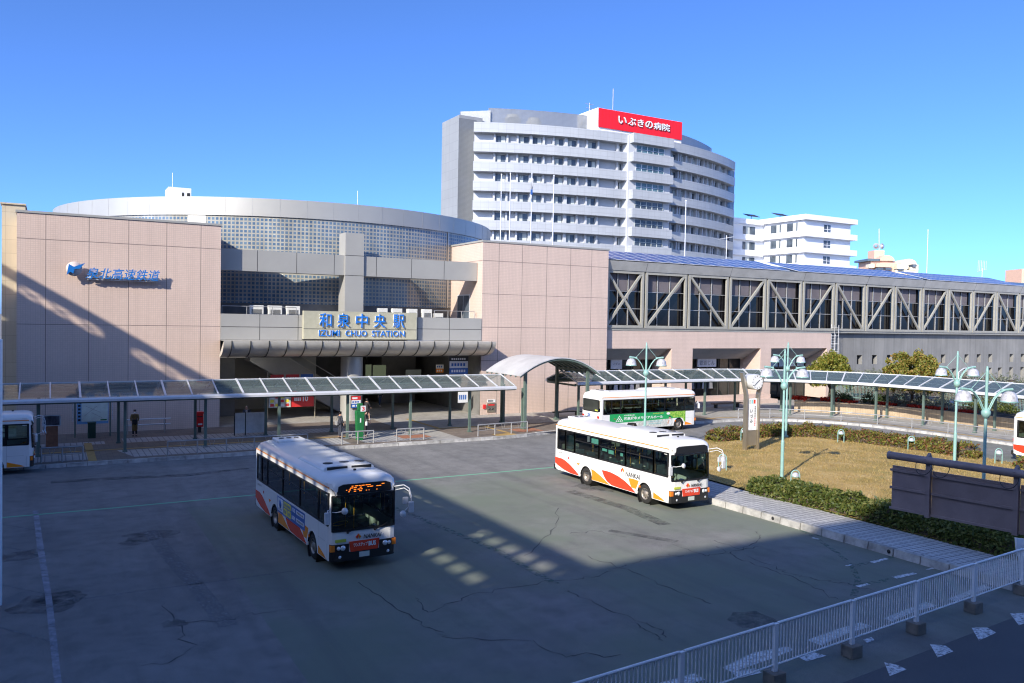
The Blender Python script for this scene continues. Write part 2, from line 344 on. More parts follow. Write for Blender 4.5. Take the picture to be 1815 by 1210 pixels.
def text(name, s, org, right, up, wid, hei, mt, parent=None, depth=.01, bold=0., side=None, shear=0., local=False):
    """letters fitted to a wid x hei rectangle whose lower left corner is org"""
    cu = bpy.data.curves.new(name, 'FONT'); cu.body = s; cu.size = 1; cu.extrude = .05; cu.offset = bold; cu.shear = shear; cu.resolution_u = 3
    tmp = bpy.data.objects.new(name, cu); COL.objects.link(tmp); dg = bpy.context.evaluated_depsgraph_get(); dg.update()
    me = bpy.data.meshes.new_from_object(tmp.evaluated_get(dg)); bpy.data.objects.remove(tmp); bpy.data.curves.remove(cu)
    if not me.vertices: return None
    xs = [v.co.x for v in me.vertices]; ys = [v.co.y for v in me.vertices]
    x0, x1, y0, y1 = min(xs), max(xs), min(ys), max(ys)
    right, up, org = Vector(right).normalized(), Vector(up).normalized(), Vector(org); nn = right.cross(up)
    for v in me.vertices:
        c = v.co.copy(); v.co = org + right * ((c.x - x0) / (x1 - x0) * wid) + up * ((c.y - y0) / (y1 - y0) * hei) + nn * ((c.z + .05) / .1 * depth)
    me.materials.clear(); me.materials.append(M[mt])
    if side:
        me.materials.append(M[side]); me.update()
        for p in me.polygons:
            if abs(p.normal.dot(nn)) < .6: p.material_index = 1
    me.update(); o = bpy.data.objects.new(name, me); COL.objects.link(o)
    if parent is not None:
        o.parent = parent
        if not local: o.matrix_parent_inverse = wm(parent).inverted()
    return o
def leaves(mb, pts, size, m=0, flat=0.):
    for p in pts:
        d = Vector((RND.gauss(0, 1), RND.gauss(0, 1), RND.gauss(0, 1 - flat))).normalized(); e = d.orthogonal().normalized()
        g = RND.uniform(0, 6.28); a = e * math.cos(g) + d.cross(e) * math.sin(g); b = d.cross(a)
        s = size * RND.uniform(.6, 1.3); p = Vector(p)
        mb.face([p - a * s, p + b * s * .5, p + a * s, p - b * s * .5], m)

# ------------------------------------------------------------------ ground, pavements, island
def sheet(name, poly, z, m, parent=None):
    b = MB(); b.face([(x, y, z) for x, y in poly]); return b.build(name, m, parent)
struct(sheet('ground', [(-2500, -2500), (2500, -2500), (2500, 2500), (-2500, 2500)], 0, 'asphalt'))
struct(sheet('road', [(-60, -110), (120, -110), (120, -38.5), (8, -45.3), (-60, -50.4)], .004, 'road_asphalt'))
def arc(cx, cy, r, a0, a1, n): return [(cx + r * math.cos(rad(a0 + (a1 - a0) * i / n)), cy + r * math.sin(rad(a0 + (a1 - a0) * i / n))) for i in range(n + 1)]
KERB = [(-75, -11.6), (-4, -11.6), (-1.5, -11.2), (1.5, -10.35), (4, -10.1), (17.5, -10.2)] + arc(17.5, -19.3, 9.1, 86, 4, 12) + [(26.9, -22), (27, -70)]
struct(sheet('pavement', KERB + [(140, -70), (140, 120), (-75, 120)], .17, 'pave_grey'))
def resample(poly, step):
    out = [Vector((*poly[0], 0))]; need = step
    for a, b in zip(poly, poly[1:]):
        a, b = Vector((*a, 0)), Vector((*b, 0)); L = (b - a).length; d = 0
        while L - d >= need: d += need; out.append(a + (b - a) * d / L); need = step
        need -= L - d
    return out
def kerb(name, poly, h, wd, step, side=1):
    mb = MB(); p = resample(poly, step)
    for a, b in zip(p, p[1:]):
        d = (b - a).normalized(); n = Vector((-d.y, d.x, 0)) * side; g = d * (.022 if step > .97 else .014); j = n * RND.uniform(-.012, .012); hh = h + RND.uniform(-.008, .012)
        if hh * 0 == 0:
            A, B = a + g - n * .02 + j, b - g - n * .02 + j; C, D = b - g + n * wd + j, a + g + n * wd + j
            up = Vector((0, 0, hh)); ch = n * .03
            pts = [A, B, C, D] if side > 0 else [B, A, D, C]
            mb.hexa(pts + [q + up + (ch if i < 2 else Vector()) for i, q in enumerate(pts)])
    return struct(mb.build(name, 'kerb_stone'))
kerb('kerb', [p for p in KERB if -60 < p[0]] and [(-50, -11.6)] + KERB[1:-1] + [(27, -45)], .185, .2, .95)
# paving fields
for q in ([(-50, -11.38), (-8.5, -11.38), (-8.5, -.05), (-50, -.05)],): struct(sheet('brown_paving', q, .174, 'pave_brown'))
for q in ([(-31.5, -10.7), (-27.7, -10.7), (-28.1, -8.2), (-31.5, -8.2)], [(-25.9, -10.7), (-13.8, -10.7), (-13.8, -8.1), (-26.6, -8.1)], [(-31, -5.3), (-27, -5.3), (-27, -4.2), (-31, -4.2)], [(-26, -5.3), (-12, -5.3), (-12, -3.4), (-26, -3.4)], [(-12.9, -10.8), (-8.6, -10.8), (-8.6, -6), (-12.9, -6)]):
    struct(sheet('white_paving', q, .178, 'pave_white'))
for q in ([(-6.5, -11.3), (6.5, -10.3), (6.5, -6.2), (-6.5, -6.2)], [(7.5, -9.9), (17.5, -10.05), (17.5, -5.5), (7.5, -5.5)]): struct(sheet('brown_paving', q, .175, 'pave_brown'))
for q in ([(-50, -7.82), (-13, -7.82), (-13, -7.55), (-50, -7.55)], [(-28.1, -11.3), (-27.7, -11.3), (-27.7, -4.6), (-28.1, -4.6)], [(-6.1, -6.2), (-5.8, -6.2), (-5.8, -.4), (-6.1, -.4)], [(-6.1, -6.5), (-1.2, -6.5), (-1.2, -6.2), (-6.1, -6.2)], [(-3.9, -11.2), (-2.3, -11.2), (-2.3, -10.3), (-3.9, -10.3)], [(-2.6, -10.3), (-2.3, -10.3), (-2.3, -6.5), (-2.6, -6.5)], [(7.5, -9.1), (17.5, -9.15), (17.5, -8.85), (7.5, -8.85)]):
    struct(sheet('tactile_paving', q, .182, 'tactile'))
b = MB(); a1 = arc(17.5, -19.3, 10.3, 90, 0, 16) + [(27.9, -40)]; a2 = arc(17.5, -19.3, 10.6, 90, 0, 16) + [(28.2, -40)]
for i in range(len(a1) - 1): b.face([(*a1[i + 1], .182), (*a2[i + 1], .182), (*a2[i], .182), (*a1[i], .182)])
struct(b.build('tactile_paving', 'tactile'))
for (x, y) in ((-.6, -9.4), (-9.1, -9.2)): struct(sheet('red_paving', [(x - 1, y - .8), (x + 1, y - .8), (x + 1, y + .8), (x - 1, y + .8)], .184, 'brick_red'))

IS = [(-4.55, -45.1), (-4.6, -31.5), (-4.2, -28.5), (-2.6, -25.2), (.6, -22), (4.6, -19.6), (9, -18.3), (13.5, -17.9), (16.2, -18.8), (17.7, -21.5), (18.4, -25), (18.5, -29), (18.0, -33), (17.0, -38), (16.2, -43.4)]
HI = .27
kerb('island_kerb', IS[:3], HI, .22, 1.0, -1); kerb('island_kerb', IS[2:], .2, .18, .9, -1)
struct(sheet('tile_strip', [(-4.38, -45.05), (-2.1, -44.9), (-2.1, -32), (-2.0, -30), (-1.9, -28.3), (-2.3, -25.4), (-4.0, -28.6), (-4.4, -31.5)], HI + .008, 'strip_tile'))
b = MB(); ins = [(-2.1, -44.9), (-2.1, -32), (-2.0, -30), (-1.9, -28.3), (-2.3, -25.4), (.7, -22.2), (4.7, -19.8), (9, -18.5), (13.4, -18.1), (16.0, -19), (17.5, -21.6), (18.2, -25), (18.3, -29), (17.8, -33), (16.8, -38), (16.0, -43.3)]
def lawn_z(x, y): return HI + .02 + .25 * math.exp(-((x - 7) / 7) ** 2 - ((y + 30) / 9) ** 2)
cxm, cym = 7, -31; K = 10
for i in range(len(ins)):
    a, c = ins[i], ins[(i + 1) % len(ins)]
    for k in range(K):
        t0, t1 = k / K, (k + 1) / K
        P = [(cxm + (q[0] - cxm) * tt, cym + (q[1] - cym) * tt) for q, tt in ((a, t0), (c, t0), (c, t1), (a, t1))]
        if k == 0: P = P[1:]
        P = P[::-1]; b.face([(x, y, lawn_z(x, y)) for x, y in P], 0, None, True)
struct(b.build('lawn', 'lawn'))
def inside(x, y, poly):
    r = False; j = len(poly) - 1
    for i in range(len(poly)):
        if (poly[i][1] > y) != (poly[j][1] > y) and x < (poly[j][0] - poly[i][0]) * (y - poly[i][1]) / (poly[j][1] - poly[i][1]) + poly[i][0]: r = not r
        j = i
    return r
b = MB(); n = 0
while n < 26000:
    x, y = RND.uniform(-2, 18), RND.uniform(-44.5, -18.5)
    if not inside(x, y, ins): continue
    n += 1; z = lawn_z(x, y); g = RND.uniform(0, 6.28); h = RND.uniform(.05, .13); lx, ly = RND.gauss(0, .06), RND.gauss(0, .06); q = .014
    b.face([(x - q * math.cos(g), y - q * math.sin(g), z), (x + q * math.cos(g), y + q * math.sin(g), z), (x + lx, y + ly, z + h)])
struct(b.build('grass', 'grass_blade'), 'stuff')

# road markings, cracks and stains lie on the asphalt
def ribbon(name, pts, wd, m, z=.006, jit=0., mb=None):
    own = mb is None; mb = mb or MB(); pts = [Vector((p[0], p[1], 0)) for p in pts]
    L = []
    for i, p in enumerate(pts):
        d = (pts[min(i + 1, len(pts) - 1)] - pts[max(0, i - 1)]).normalized(); nn = Vector((-d.y, d.x, 0)); ww = wd * .5 * RND.uniform(1 - jit, 1 + jit)
        L.append((p - nn * ww, p + nn * ww))
    for (a, b_), (c, d) in zip(L, L[1:]): mb.face([(a.x, a.y, z), (c.x, c.y, z), (d.x, d.y, z), (b_.x, b_.y, z)])
    if own: return struct(mb.build(name, m))
def px(*uv): return [at(u, v) for u, v in uv]
ribbon('lane_marking', [(-34, -22.3), (-28, -22.35), (-22, -22.2), (-14.7, -21.9), (-5, -21.8)], .16, 'green_line')
ribbon('lane_marking', px((63, 905), (71.4, 969), (86, 1058), (94, 1130), (103, 1213)), .17, 'white_line', jit=.3)
for a, c in (((0, 929), (68, 940)), ((0, 968), (74, 981)), ((0, 1036), (83, 1053)), ((0, 1112), (90, 1137))): ribbon('lane_marking', px(a, c), .06, 'faint_white')
ribbon('lane_marking', px((1390, 922), (1440, 950), (1485, 980), (1511, 1003), (1521, 1030), (1512, 1060)), .22, 'faint_green', jit=.2)
for a, c in (((1520, 1038), (1620, 1018)), ((1508, 1005), (1590, 985)), ((1450, 950), (1500, 940))): ribbon('lane_marking', px(a, c), .2, 'faint_green', .007)
for a, c, wd in (((1520, 1040), (1540, 1035), .12), ((1585, 1024), (1622, 1016), .15), ((1642, 1010), (1655, 1007), .1), ((1500, 1003), (1509, 1001), .1), ((1545, 997), (1572, 990), .12), ((1440, 953), (1452, 956), .12)): ribbon('lane_marking', px(a, c), wd, 'worn_white', .009, .4)
ribbon('lane_marking', px((265, 940), (300, 985), (345, 1035), (405, 1110)), .5, 'faint_white')
ribbon('lane_marking', px((560, 850), (700, 900), (880, 975), (985, 1035)), .3, 'faint_green')
ribbon('lane_marking', px((120, 1065), (260, 1046), (400, 1028), (520, 1012)), .1, 'faint_white')
for poly in ([(1410, 1162), (1440, 1155), (1465, 1162), (1430, 1172)], [(1295, 1190), (1340, 1184), (1350, 1192), (1310, 1202)], [(1567, 1173), (1590, 1178), (1607, 1186), (1577, 1198)], [(1648, 1141), (1676, 1144), (1690, 1154), (1662, 1165)], [(1722, 1112), (1750, 1112), (1766, 1121), (1735, 1135)], [(1790, 1087), (1815, 1086), (1840, 1096), (1806, 1108)], [(1530, 1133), (1545, 1129), (1550, 1134), (1537, 1139)]):
    struct(sheet('lane_marking', [tuple(at(u, v, .012)[:2]) for u, v in poly][::-1], .012, 'worn_white'))
for i in range(5): ribbon('lane_marking', [(-19.5 + i * 3.1, -45.5 + i * .18), (-18.2 + i * 3.1, -45.3 + i * .18), (-17.2 + i * 3.1, -45.3 + i * .2)], .3, 'worn_white', .009, .6)
for q, wd in ((((90, 855), (160, 850), (330, 842), (440, 830)), .5), (((560, 845), (620, 880)), .6), (((1010, 870), (1110, 900), (1180, 930)), .5), (((1080, 940), (1200, 960)), .4)): ribbon('oil_stain', px(*q), wd, 'oil', .0042, .4)
mb = MB()
for line in ([(740, 1060), (760, 1085), (830, 1055), (900, 1040), (985, 1030), (1060, 1022), (1110, 1000), (1180, 985), (1212, 985)], [(1040, 985), (1110, 1010), (1180, 1040), (1260, 1070)], [(1270, 968), (1300, 985), (1370, 1010), (1420, 1030), (1480, 1060), (1500, 1068)],
             [(1190, 965), (1250, 985), (1300, 978), (1345, 968)], [(1320, 985), (1380, 1008), (1415, 1020), (1460, 1030), (1510, 1036), (1560, 1050)], [(310, 1103), (400, 1098), (440, 1090), (520, 1080)], [(640, 1030), (700, 1080), (760, 1110), (790, 1130), (930, 1135), (1000, 1165), (1100, 1160)],
             [(1000, 1045), (1035, 1060), (1100, 1090), (1160, 1110), (1180, 1130)], [(1262, 957), (1320, 975), (1348, 950), (1338, 942)], [(1120, 1100), (1150, 1120), (1175, 1135)], [(285, 1070), (315, 1105), (340, 1150), (300, 1172), (250, 1180)], [(930, 985), (980, 940), (990, 900)], [(1010, 945), (1060, 940), (1110, 952)]):
    pts = []; P = px(*line)
    for a, c in zip(P, P[1:]):
        for k in range(7): q = a.lerp(c, k / 7); pts.append(q + Vector((RND.gauss(0, .07), RND.gauss(0, .07), 0)))
    pts.append(P[-1]); ribbon('', pts, .03, '', .005, .8, mb)
struct(mb.build('asphalt_cracks', 'crack'))
for u, v, r in ((265, 950, 1.0), (232, 962, .5), (85, 1068, 1.1), (25, 985, .9), (1335, 1098, .75), (310, 1105, .4), (110, 1060, .8), (560, 935, 1.3), (1060, 862, 1.5)):
    c = at(u, v); struct(sheet('oil_stain', [(c.x + r * RND.uniform(.6, 1.2) * math.cos(k * .42), c.y + .8 * r * RND.uniform(.6, 1.2) * math.sin(k * .42)) for k in range(15)], .0045, 'oil'))

# ------------------------------------------------------------------ station building
st = thing('station_building', 'pink tiled railway station with round glass block drum behind a grey entrance front', 'station', (-10, 10, 0))
def wall(mb, x0, x1, z0, z1, y, holes=(), depth=.3, m=0, mr=0, back=None):
    xs = sorted({x0, x1} | {h[0] for h in holes} | {h[1] for h in holes}); zs = sorted({z0, z1} | {h[2] for h in holes} | {h[3] for h in holes})
    for i in range(len(xs) - 1):
        for j in range(len(zs) - 1):
            cx, cz = (xs[i] + xs[i + 1]) / 2, (zs[j] + zs[j + 1]) / 2
            if any(h[0] < cx < h[1] and h[2] < cz < h[3] for h in holes): continue
            mb.face([(xs[i], y, zs[j]), (xs[i + 1], y, zs[j]), (xs[i + 1], y, zs[j + 1]), (xs[i], y, zs[j + 1])], m)
    for a, c, d, e in holes:
        y2 = y + depth
        mb.face([(a, y, d), (a, y2, d), (a, y2, e), (a, y, e)], mr); mb.face([(c, y2, d), (c, y, d), (c, y, e), (c, y2, e)], mr)
        mb.face([(a, y, e), (a, y2, e), (c, y2, e), (c, y, e)], mr); mb.face([(a, y2, d), (a, y, d), (c, y, d), (c, y2, d)], mr)
        if back is not None: mb.face([(a, y2, d), (c, y2, d), (c, y2, e), (a, y2, e)], back)
def joints(mb, vs, hs, x0, x1, z0, z1, y, m):
    for x in vs: mb.box(x - .02, x + .02, y - .003, y + .02, z0, z1, m)
    for z in hs: mb.box(x0, x1, y - .0045, y + .02, z - .02, z + .02, m)
b = MB(); b.box(-31.65, -19.65, 0, 9, 0, 14.0); joints(b, [-30.1, -27.7, -25.4, -23.1, -20.95], [12.42, 7.12], -31.65, -19.65, 0, 14.0, 0, 1); b.box(-31.72, -19.58, -.06, 9.1, 14.0, 14.14, 2)
b.build('pink_wall', ['pink_tile', 'joint_brown', 'beam_panel'], st)
b = MB(); b.box(.6, 13.1, 0, 9.5, 0, 14.2); joints(b, [2.1, 4.3, 6.7, 9.1, 11.3], [12.7, 10.0, 7.3, 4.6], .6, 13.1, 0, 14.2, 0, 1)
for z in (12.7, 7.3): b.box(.5955, .62, 0, 6.3, z - .02, z + .02, 1)
b.box(.53, 13.17, -.06, 9.6, 14.2, 14.34, 2); b.build('pink_wall', ['pink_tile', 'joint_brown', 'beam_panel'], st)
b = MB(); b.box(-32.62, -31.3, 4.2, 12, 0, 14.9); b.box(-32.7, -31.25, 4.1, 12, 14.9, 15.0); b.build('cream_wall', 'cream_tile', st)
b = MB(); b.box(-19.65, .55, .9, 1.9, 11.05, 12.55); joints(b, [-17, -14.2, -11.4, -8.1, -5.2, -2.4], [], 0, 0, 11.05, 12.55, .9, 1); b.build('entrance_beam', ['beam_panel', 'dark_steel'], st)
b = MB(); b.box(-10.6, -9.15, .75, 2.3, 7.9, 14.25); joints(b, [], [11.05, 12.55], -10.6, -9.15, 0, 0, .75, 1); b.build('entrance_pier', ['beam_panel', 'dark_steel'], st)
b = MB(); b.box(-19.64, .56, -.05, .35, 6.2, 8.0); joints(b, [-17, -14.3, -5, -2.3], [7.1], -19.6, .56, 6.2, 8.0, -.05, 1); b.box(-19.64, .56, .35, 12, 6.2, 7.55, 0); b.build('fascia', ['beam_panel', 'dark_steel'], st)
b = MB(); N = 14; X0, X1 = -19.75, .95
prof = [(-.15 - 1.75 * math.cos(rad(90 * i / N)), 6.17 - 1.15 * math.sin(rad(90 * i / N))) for i in range(N + 1)]
b.faces([(x, y, z) for y, z in prof for x in (X0, X1)], [(2 * i, 2 * i + 2, 2 * i + 3, 2 * i + 1) for i in range(N)], 0, True)
for x in (X0, X1):
    b.face([(x, y, z) for y, z in (prof if x == X0 else prof[::-1])] , 0)
b.face([(X0, -1.9, 6.17), (X1, -1.9, 6.17), (X1, -.06, 6.17), (X0, -.06, 6.17)], 0)
b.build('curved_canopy', 'canopy_metal', st)
for i in range(17):
    x = X0 + .5 + i * 1.235; b = MB()
    for (y0, z0), (y1, z1) in zip(prof, prof[1:]): b.hexa([(x, y0 - .03, z0 - .03), (x + .06, y0 - .03, z0 - .03), (x + .06, y0 + .02, z0 + .02), (x, y0 + .02, z0 + .02), (x, y1 - .03, z1 - .03), (x + .06, y1 - .03, z1 - .03), (x + .06, y1 + .02, z1 + .02), (x, y1 + .02, z1 + .02)])
    b.build('canopy_rib', 'dark_steel', st)
# entrance hall under the canopy
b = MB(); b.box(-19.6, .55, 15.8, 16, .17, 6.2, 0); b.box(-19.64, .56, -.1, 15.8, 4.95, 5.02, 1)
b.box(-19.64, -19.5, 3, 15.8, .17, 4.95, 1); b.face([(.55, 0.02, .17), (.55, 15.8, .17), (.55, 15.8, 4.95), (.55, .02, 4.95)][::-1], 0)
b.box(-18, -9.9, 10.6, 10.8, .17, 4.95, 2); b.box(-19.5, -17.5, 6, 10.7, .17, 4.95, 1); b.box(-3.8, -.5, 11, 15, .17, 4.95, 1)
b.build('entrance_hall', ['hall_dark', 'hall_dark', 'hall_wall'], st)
b = MB()
for y0, mm_ in ((5.5, 0), (7.6, 0)):
    b.prism([(-16.5, 5.0), (-14.2, 5.0), (-8.2, 1.3), (-8.2, .2), (-9.4, .2), (-16.5, 4.4)], lambda x, z: (x, y0, z), lambda x, z: (x, y0 + .12, z), 0)
for k in range(18): b.box(-15.0 + k * .36, -14.64 + k * .36, 5.62, 7.6, 4.2 - k * .225, 4.42 - k * .225, 1)
b.build('staircase', ['hall_wall', 'concrete'], st)
b = MB(); b.bar((-14.2, 5.45, 5.05), (-8.2, 5.45, 1.35), .07, .07); b.bar((-14.2, 5.45, 5.75), (-8.2, 5.45, 2.1), .05, .05); b.build('handrail', 'stainless', st)
b = MB(); b.cyl((-9.95, .9), .82, .17, 4.98, 28); b.cyl((-9.95, .9), .86, .17, .45, 28); b.build('round_column', 'drum_metal', st)
for (x, y) in ((-16.9, 3.2), (-8, 6), (-3, 3.5)): b = MB(); b.box(x - .6, x + .6, y - .05, y + .05, 4.86, 4.93); b.build('tube_lamp', 'tube_light', st)
# drum
DC, DR = (-9.3, 23.6), 20.25
def drum(mb, r, z0, z1, a0, a1, n, m=0, flip=False):
    P = []; U = []
    for i in range(n + 1):
        g = rad(a0 + (a1 - a0) * i / n); x, y = DC[0] + r * math.cos(g), DC[1] + r * math.sin(g)
        P += [(x, y, z0), (x, y, z1)]; U += [(r * g, z0), (r * g, z1)]
    mb.faces(P, [(2 * i, 2 * i + 2, 2 * i + 3, 2 * i + 1) for i in range(n)], m, True, U)
b = MB(); drum(b, DR + .12, 15.4, 16.75, 0, 360, 128); drum(b, DR - .3, 15.4, 16.75, 360, 0, 128)
P = []
for i in range(128): 
    g0, g1 = rad(i * 360 / 128), rad((i + 1) * 360 / 128)
    for zz, fl in ((16.75, 0), (15.4, 1)):
        q = [(DC[0] + r * math.cos(g), DC[1] + r * math.sin(g), zz) for r, g in ((DR - .3, g0), (DR + .12, g0), (DR + .12, g1), (DR - .3, g1))]
        b.face(q[::-1] if fl else q)
for i in range(64):
    g = rad(i * 360 / 64 + 1.5); c = Vector((DC[0] + (DR + .12) * math.cos(g), DC[1] + (DR + .12) * math.sin(g), 16.075)); b.obox(c, Vector((math.cos(g), math.sin(g), 0)) * .004, Vector((-math.sin(g), math.cos(g), 0)) * .012, (0, 0, .69), 1)
b.build('drum_rim', ['drum_metal', 'rail_grey'], st)
b = MB(); b.face([(DC[0] + DR * math.cos(rad(k * 5)), DC[1] + DR * math.sin(rad(k * 5)), 16.3) for k in range(72)]); b.build('drum_roof', 'concrete', st)
def dang(u, v):   # angle on the drum of a photo pixel
    d = ray(u, v); o = CAMP - Vector((*DC, 0)); A = d.x ** 2 + d.y ** 2; B = o.x * d.x + o.y * d.y; C = o.x ** 2 + o.y ** 2 - DR ** 2
    tt = (-B - math.sqrt(max(0, B * B - A * C))) / A; p = CAMP + d * tt; return math.degrees(math.atan2(p.y - DC[1], p.x - DC[0]))
g1, g2, g3 = dang(333, 385), dang(365, 385), dang(792, 480)
for a0, a1 in ((-200, g1), (g2, g3), (g3 + .6, -5)):
    b = MB(); drum(b, DR, 8.85, 15.4, a0, a1, max(8, int(abs(a1 - a0) / 2))); b.build('glass_block_wall', 'glass_block', st)
b = MB(); drum(b, DR + .03, 8.85, 15.4, g1, g2, 3); b.build('drum_panel', 'drum_metal', st); b = MB(); drum(b, DR + .05, 8.85, 15.4, g3, g3 + .6, 1); b.build('drum_panel', 'drum_metal', st)
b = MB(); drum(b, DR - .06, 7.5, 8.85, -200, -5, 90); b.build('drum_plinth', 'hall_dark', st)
b = MB(); b.box(.57, .598, 2.2, 4.6, 7.6, 10.0, 0); b.box(.55, .59, 2.3, 3.35, 7.65, 9.9, 1); b.box(.55, .59, 3.45, 4.5, 7.65, 9.9, 1); b.build('service_door', ['aluminium', 'win_glass'], st)
for xs_ in ((-19.4, -17.7, -15.9, -14.2), (-3.2, -2, -.8, .4)):
    b = MB(); b.tube([(xs_[0], .9, 8.55), (xs_[-1], .9, 8.55)], .025)
    for x in xs_: b.tube([(x, .9, 7.55), (x, .9, 8.55)], .025)
    b.build('terrace_rail', 'rail_grey', st)
p0, p1 = aty(299, 347, 34), aty(339, 334, 34)
b = MB(); b.box(p0.x, p1.x, 34, 37, 16.6, p1.z); b.box(p0.x + 1.3, p0.x + 1.5, 33.98, 34.02, 17.3, p1.z - .5, 1); b.box(p0.x + 1.8, p0.x + 2.1, 33.98, 34.02, 17.5, p1.z - .5, 1); b.build('roof_house', ['annex_white', 'dark_void'], st)
for u, v0, v1 in ((306, 306, 340), (634, 338, 365)):
    q0, q1 = aty(u, v0, 30), aty(u, v1, 30); b = MB(); b.tube([(q1.x, 30, 16.6), (q0.x, 30, q0.z)], .035, 6); b.build('lightning_rod', 'aluminium', st)

# station name board and railway sign
s_ = thing('station_sign', 'khaki station name board with blue letters over the entrance', 'sign', (-9.6, -.2, 7.3))
b = MB(); b.box(-14, -5.25, -.42, -.07, 6.28, 8.32); b.box(-14.03, -5.22, -.36, -.07, 6.24, 6.28, 1); joints(b, [], [7.02], -14, -5.25, 0, 0, -.42, 1); b.build('board', ['sign_board', 'dark_steel'], s_)
cx = [aty(u, 570, -.55).x for u in (566, 598, 631, 663, 697)]; wj = aty(588, 570, -.55).x - aty(566, 570, -.55).x
for x, ch in zip(cx, '和泉中央駅'): text('letters', ch, (x, -.44, 7.16), (1, 0, 0), (0, 0, 1), wj, 1.02, 'letter_blue', s_, .10, .010, 'letter_side')
for wd_, u0, u1 in (('IZUMI', 565, 602), ('CHUO', 612, 650), ('STATION', 659, 717)):
    xa, xb = aty(u0, 592, -.5).x, aty(u1, 592, -.5).x; text('letters', wd_, (xa, -.44, 6.5), (1, 0, 0), (0, 0, 1), xb - xa, .44, 'letter_blue', s_, .07, .010, 'letter_side')
s_ = thing('railway_sign', 'blue slanted railway name letters with bird emblem mounted on the pink wall', 'sign', (-26, -.2, 10.6))
xa, xb = aty(152, 478, -.5).x, aty(284, 478, -.5).x
text('letters', '泉北高速鉄道', (xa, -.42, 10.05), (1, 0, 0), (0, 0, 1), xb - xa, .72, 'logo_blue', s_, .07, .012, 'letter_side', .25)
b = MB(); b.box(xa + .1, xb, -.30, -.05, 10.1, 10.22); b.box(xa + .1, xb, -.36, -.26, 9.99, 10.03); b.build('bracket', 'letter_side', s_)
c = aty(131.5, 476, -.5); b = MB(); b.lathe([(.0, 0), (.46, 0), (.46, .1), (0, .1)], (c.x, -.35, c.z), (0, -1, 0), 32); b.build('emblem_ring', 'logo_ring', s_)
f0 = lambda x, z: (c.x + x, -.56, c.z + z); f1 = lambda x, z: (c.x + x, -.45, c.z + z)
b = MB(); b.prism([(-.42, -.42), (-.30, .30), (-.02, .12), (.62, .40), (.30, .02), (.02, -.02), (-.05, -.3), (-.22, -.2)][::-1], f1, f0); b.build('emblem_bird', 'logo_blue', s_)

# terrace air conditioners
def ac_unit(x, y, z, label, wd=1.0, first=[None]):
    if first[0] is None:
        t = thing('air_conditioner', label, 'air conditioner', (0, 0, 0), 0, 'air conditioners on the station terrace')
        b = MB(); b.box(-.5, .5, -.2, .2, 0, 1.0); b.build('casing', 'ac_white', t, .02)
        b = MB(); 
        for k in range(9): b.box(-.36, .36, -.215, -.2, .16 + k * .06, .19 + k * .06)
        b.build('grille', 'dark_steel', t)
        b = MB(); b.box(-.45, -.35, -.2, .2, -.1, 0); b.box(.35, .45, -.2, .2, -.1, 0); b.build('foot', 'dark_steel', t)
        first[0] = t
    else: t = dup(first[0], label=label)
    t.location = (x, y, z); t.scale = (wd, 1, .9); return t
acx = [aty(u, 550, 1.6).x for u in (454, 487, 519, 677, 703, 730, 756, 776)]
acl = ['leftmost of the three left air conditioners on the terrace', 'middle one of the three left air conditioners on the terrace', 'air conditioner just left of the station name board', 'air conditioner on the terrace right beside the square pier', 'second air conditioner to the right of the square pier', 'third air conditioner to the right of the square pier', 'fourth air conditioner to the right of the square pier', 'lowest small air conditioner near the right end of terrace']
for i, x in enumerate(acx): ac_unit(x, 1.6, 7.75 if i < 7 else 7.45, acl[i], .98 if i < 3 else .8)
t = tag(MB.build((lambda m: (m.box(-13.7, -12.8, 10.2, 10.58, 3.05, 3.75), m)[1])(MB()), 'air_conditioner', 'ac_white', None, .02), 'white air conditioner fixed high on the wall inside the entrance', 'air conditioner'); t.name = 'air_conditioner'
b = MB(); b.lathe([(.28, 0), (.28, .02), (.0, .02)], (-13.3, 10.2, 3.4), (0, -1, 0), 20); b.build('fan_grille', 'dark_steel', t)

# ------------------------------------------------------------------ glazed concourse hall to the right
ht = thing('concourse_hall', 'long concourse hall with diagonal steel truss glazing and blue solar roof', 'hall', (50, 8, 0))
bays = [13.3, 17.65, 22.8, 28.1, 33.25, 38.45, 43.5, 48.5, 53.5, 58.5, 63.5, 68.45, 73.4, 78.4, 83.4, 88.4, 93.4, 98.4]
XE = bays[-1]
openings = [(13.4, 21.0, .17, 5.52), (23.6, 32.6, .17, 5.52), (34.1, 42.4, .17, 5.52)]
b = MB(); wall(b, 13.1, 43.0, .17, 7.15, .55, openings, 2.9, 0, 0)
b.face([(43.0, .55, .17), (43.0, 1.0, .17), (43.0, 1.0, 7.15), (43.0, .55, 7.15)], 0); b.build('pink_base', 'pink_tile', ht)
sl = [(x, x + .85, 3.7, 4.72) for x in (47.9, 50.45, 53.05, 55.6, 58.2, 60.6, 63.1, 67.8, 70.35, 72.8, 77.5, 80.05, 82.5)] + [(x, x + .85, -.2, 3.0) for x in (60.6, 63.1, 65.4, 67.8, 72.8, 75, 77.5, 80.05, 82.5)]
b = MB(); wall(b, 43.0, XE, -.3, 7.15, 1.0, sl, .45, 0, 0, 1); b.build('concrete_base', ['concrete_panel', 'dark_void'], ht)
b = MB(); b.box(13.12, XE, .5, 1.0, 7.16, 7.42); b.box(13.12, XE, .42, .5, 7.36, 7.42); b.build('sill_beam', 'steel_frame', ht)
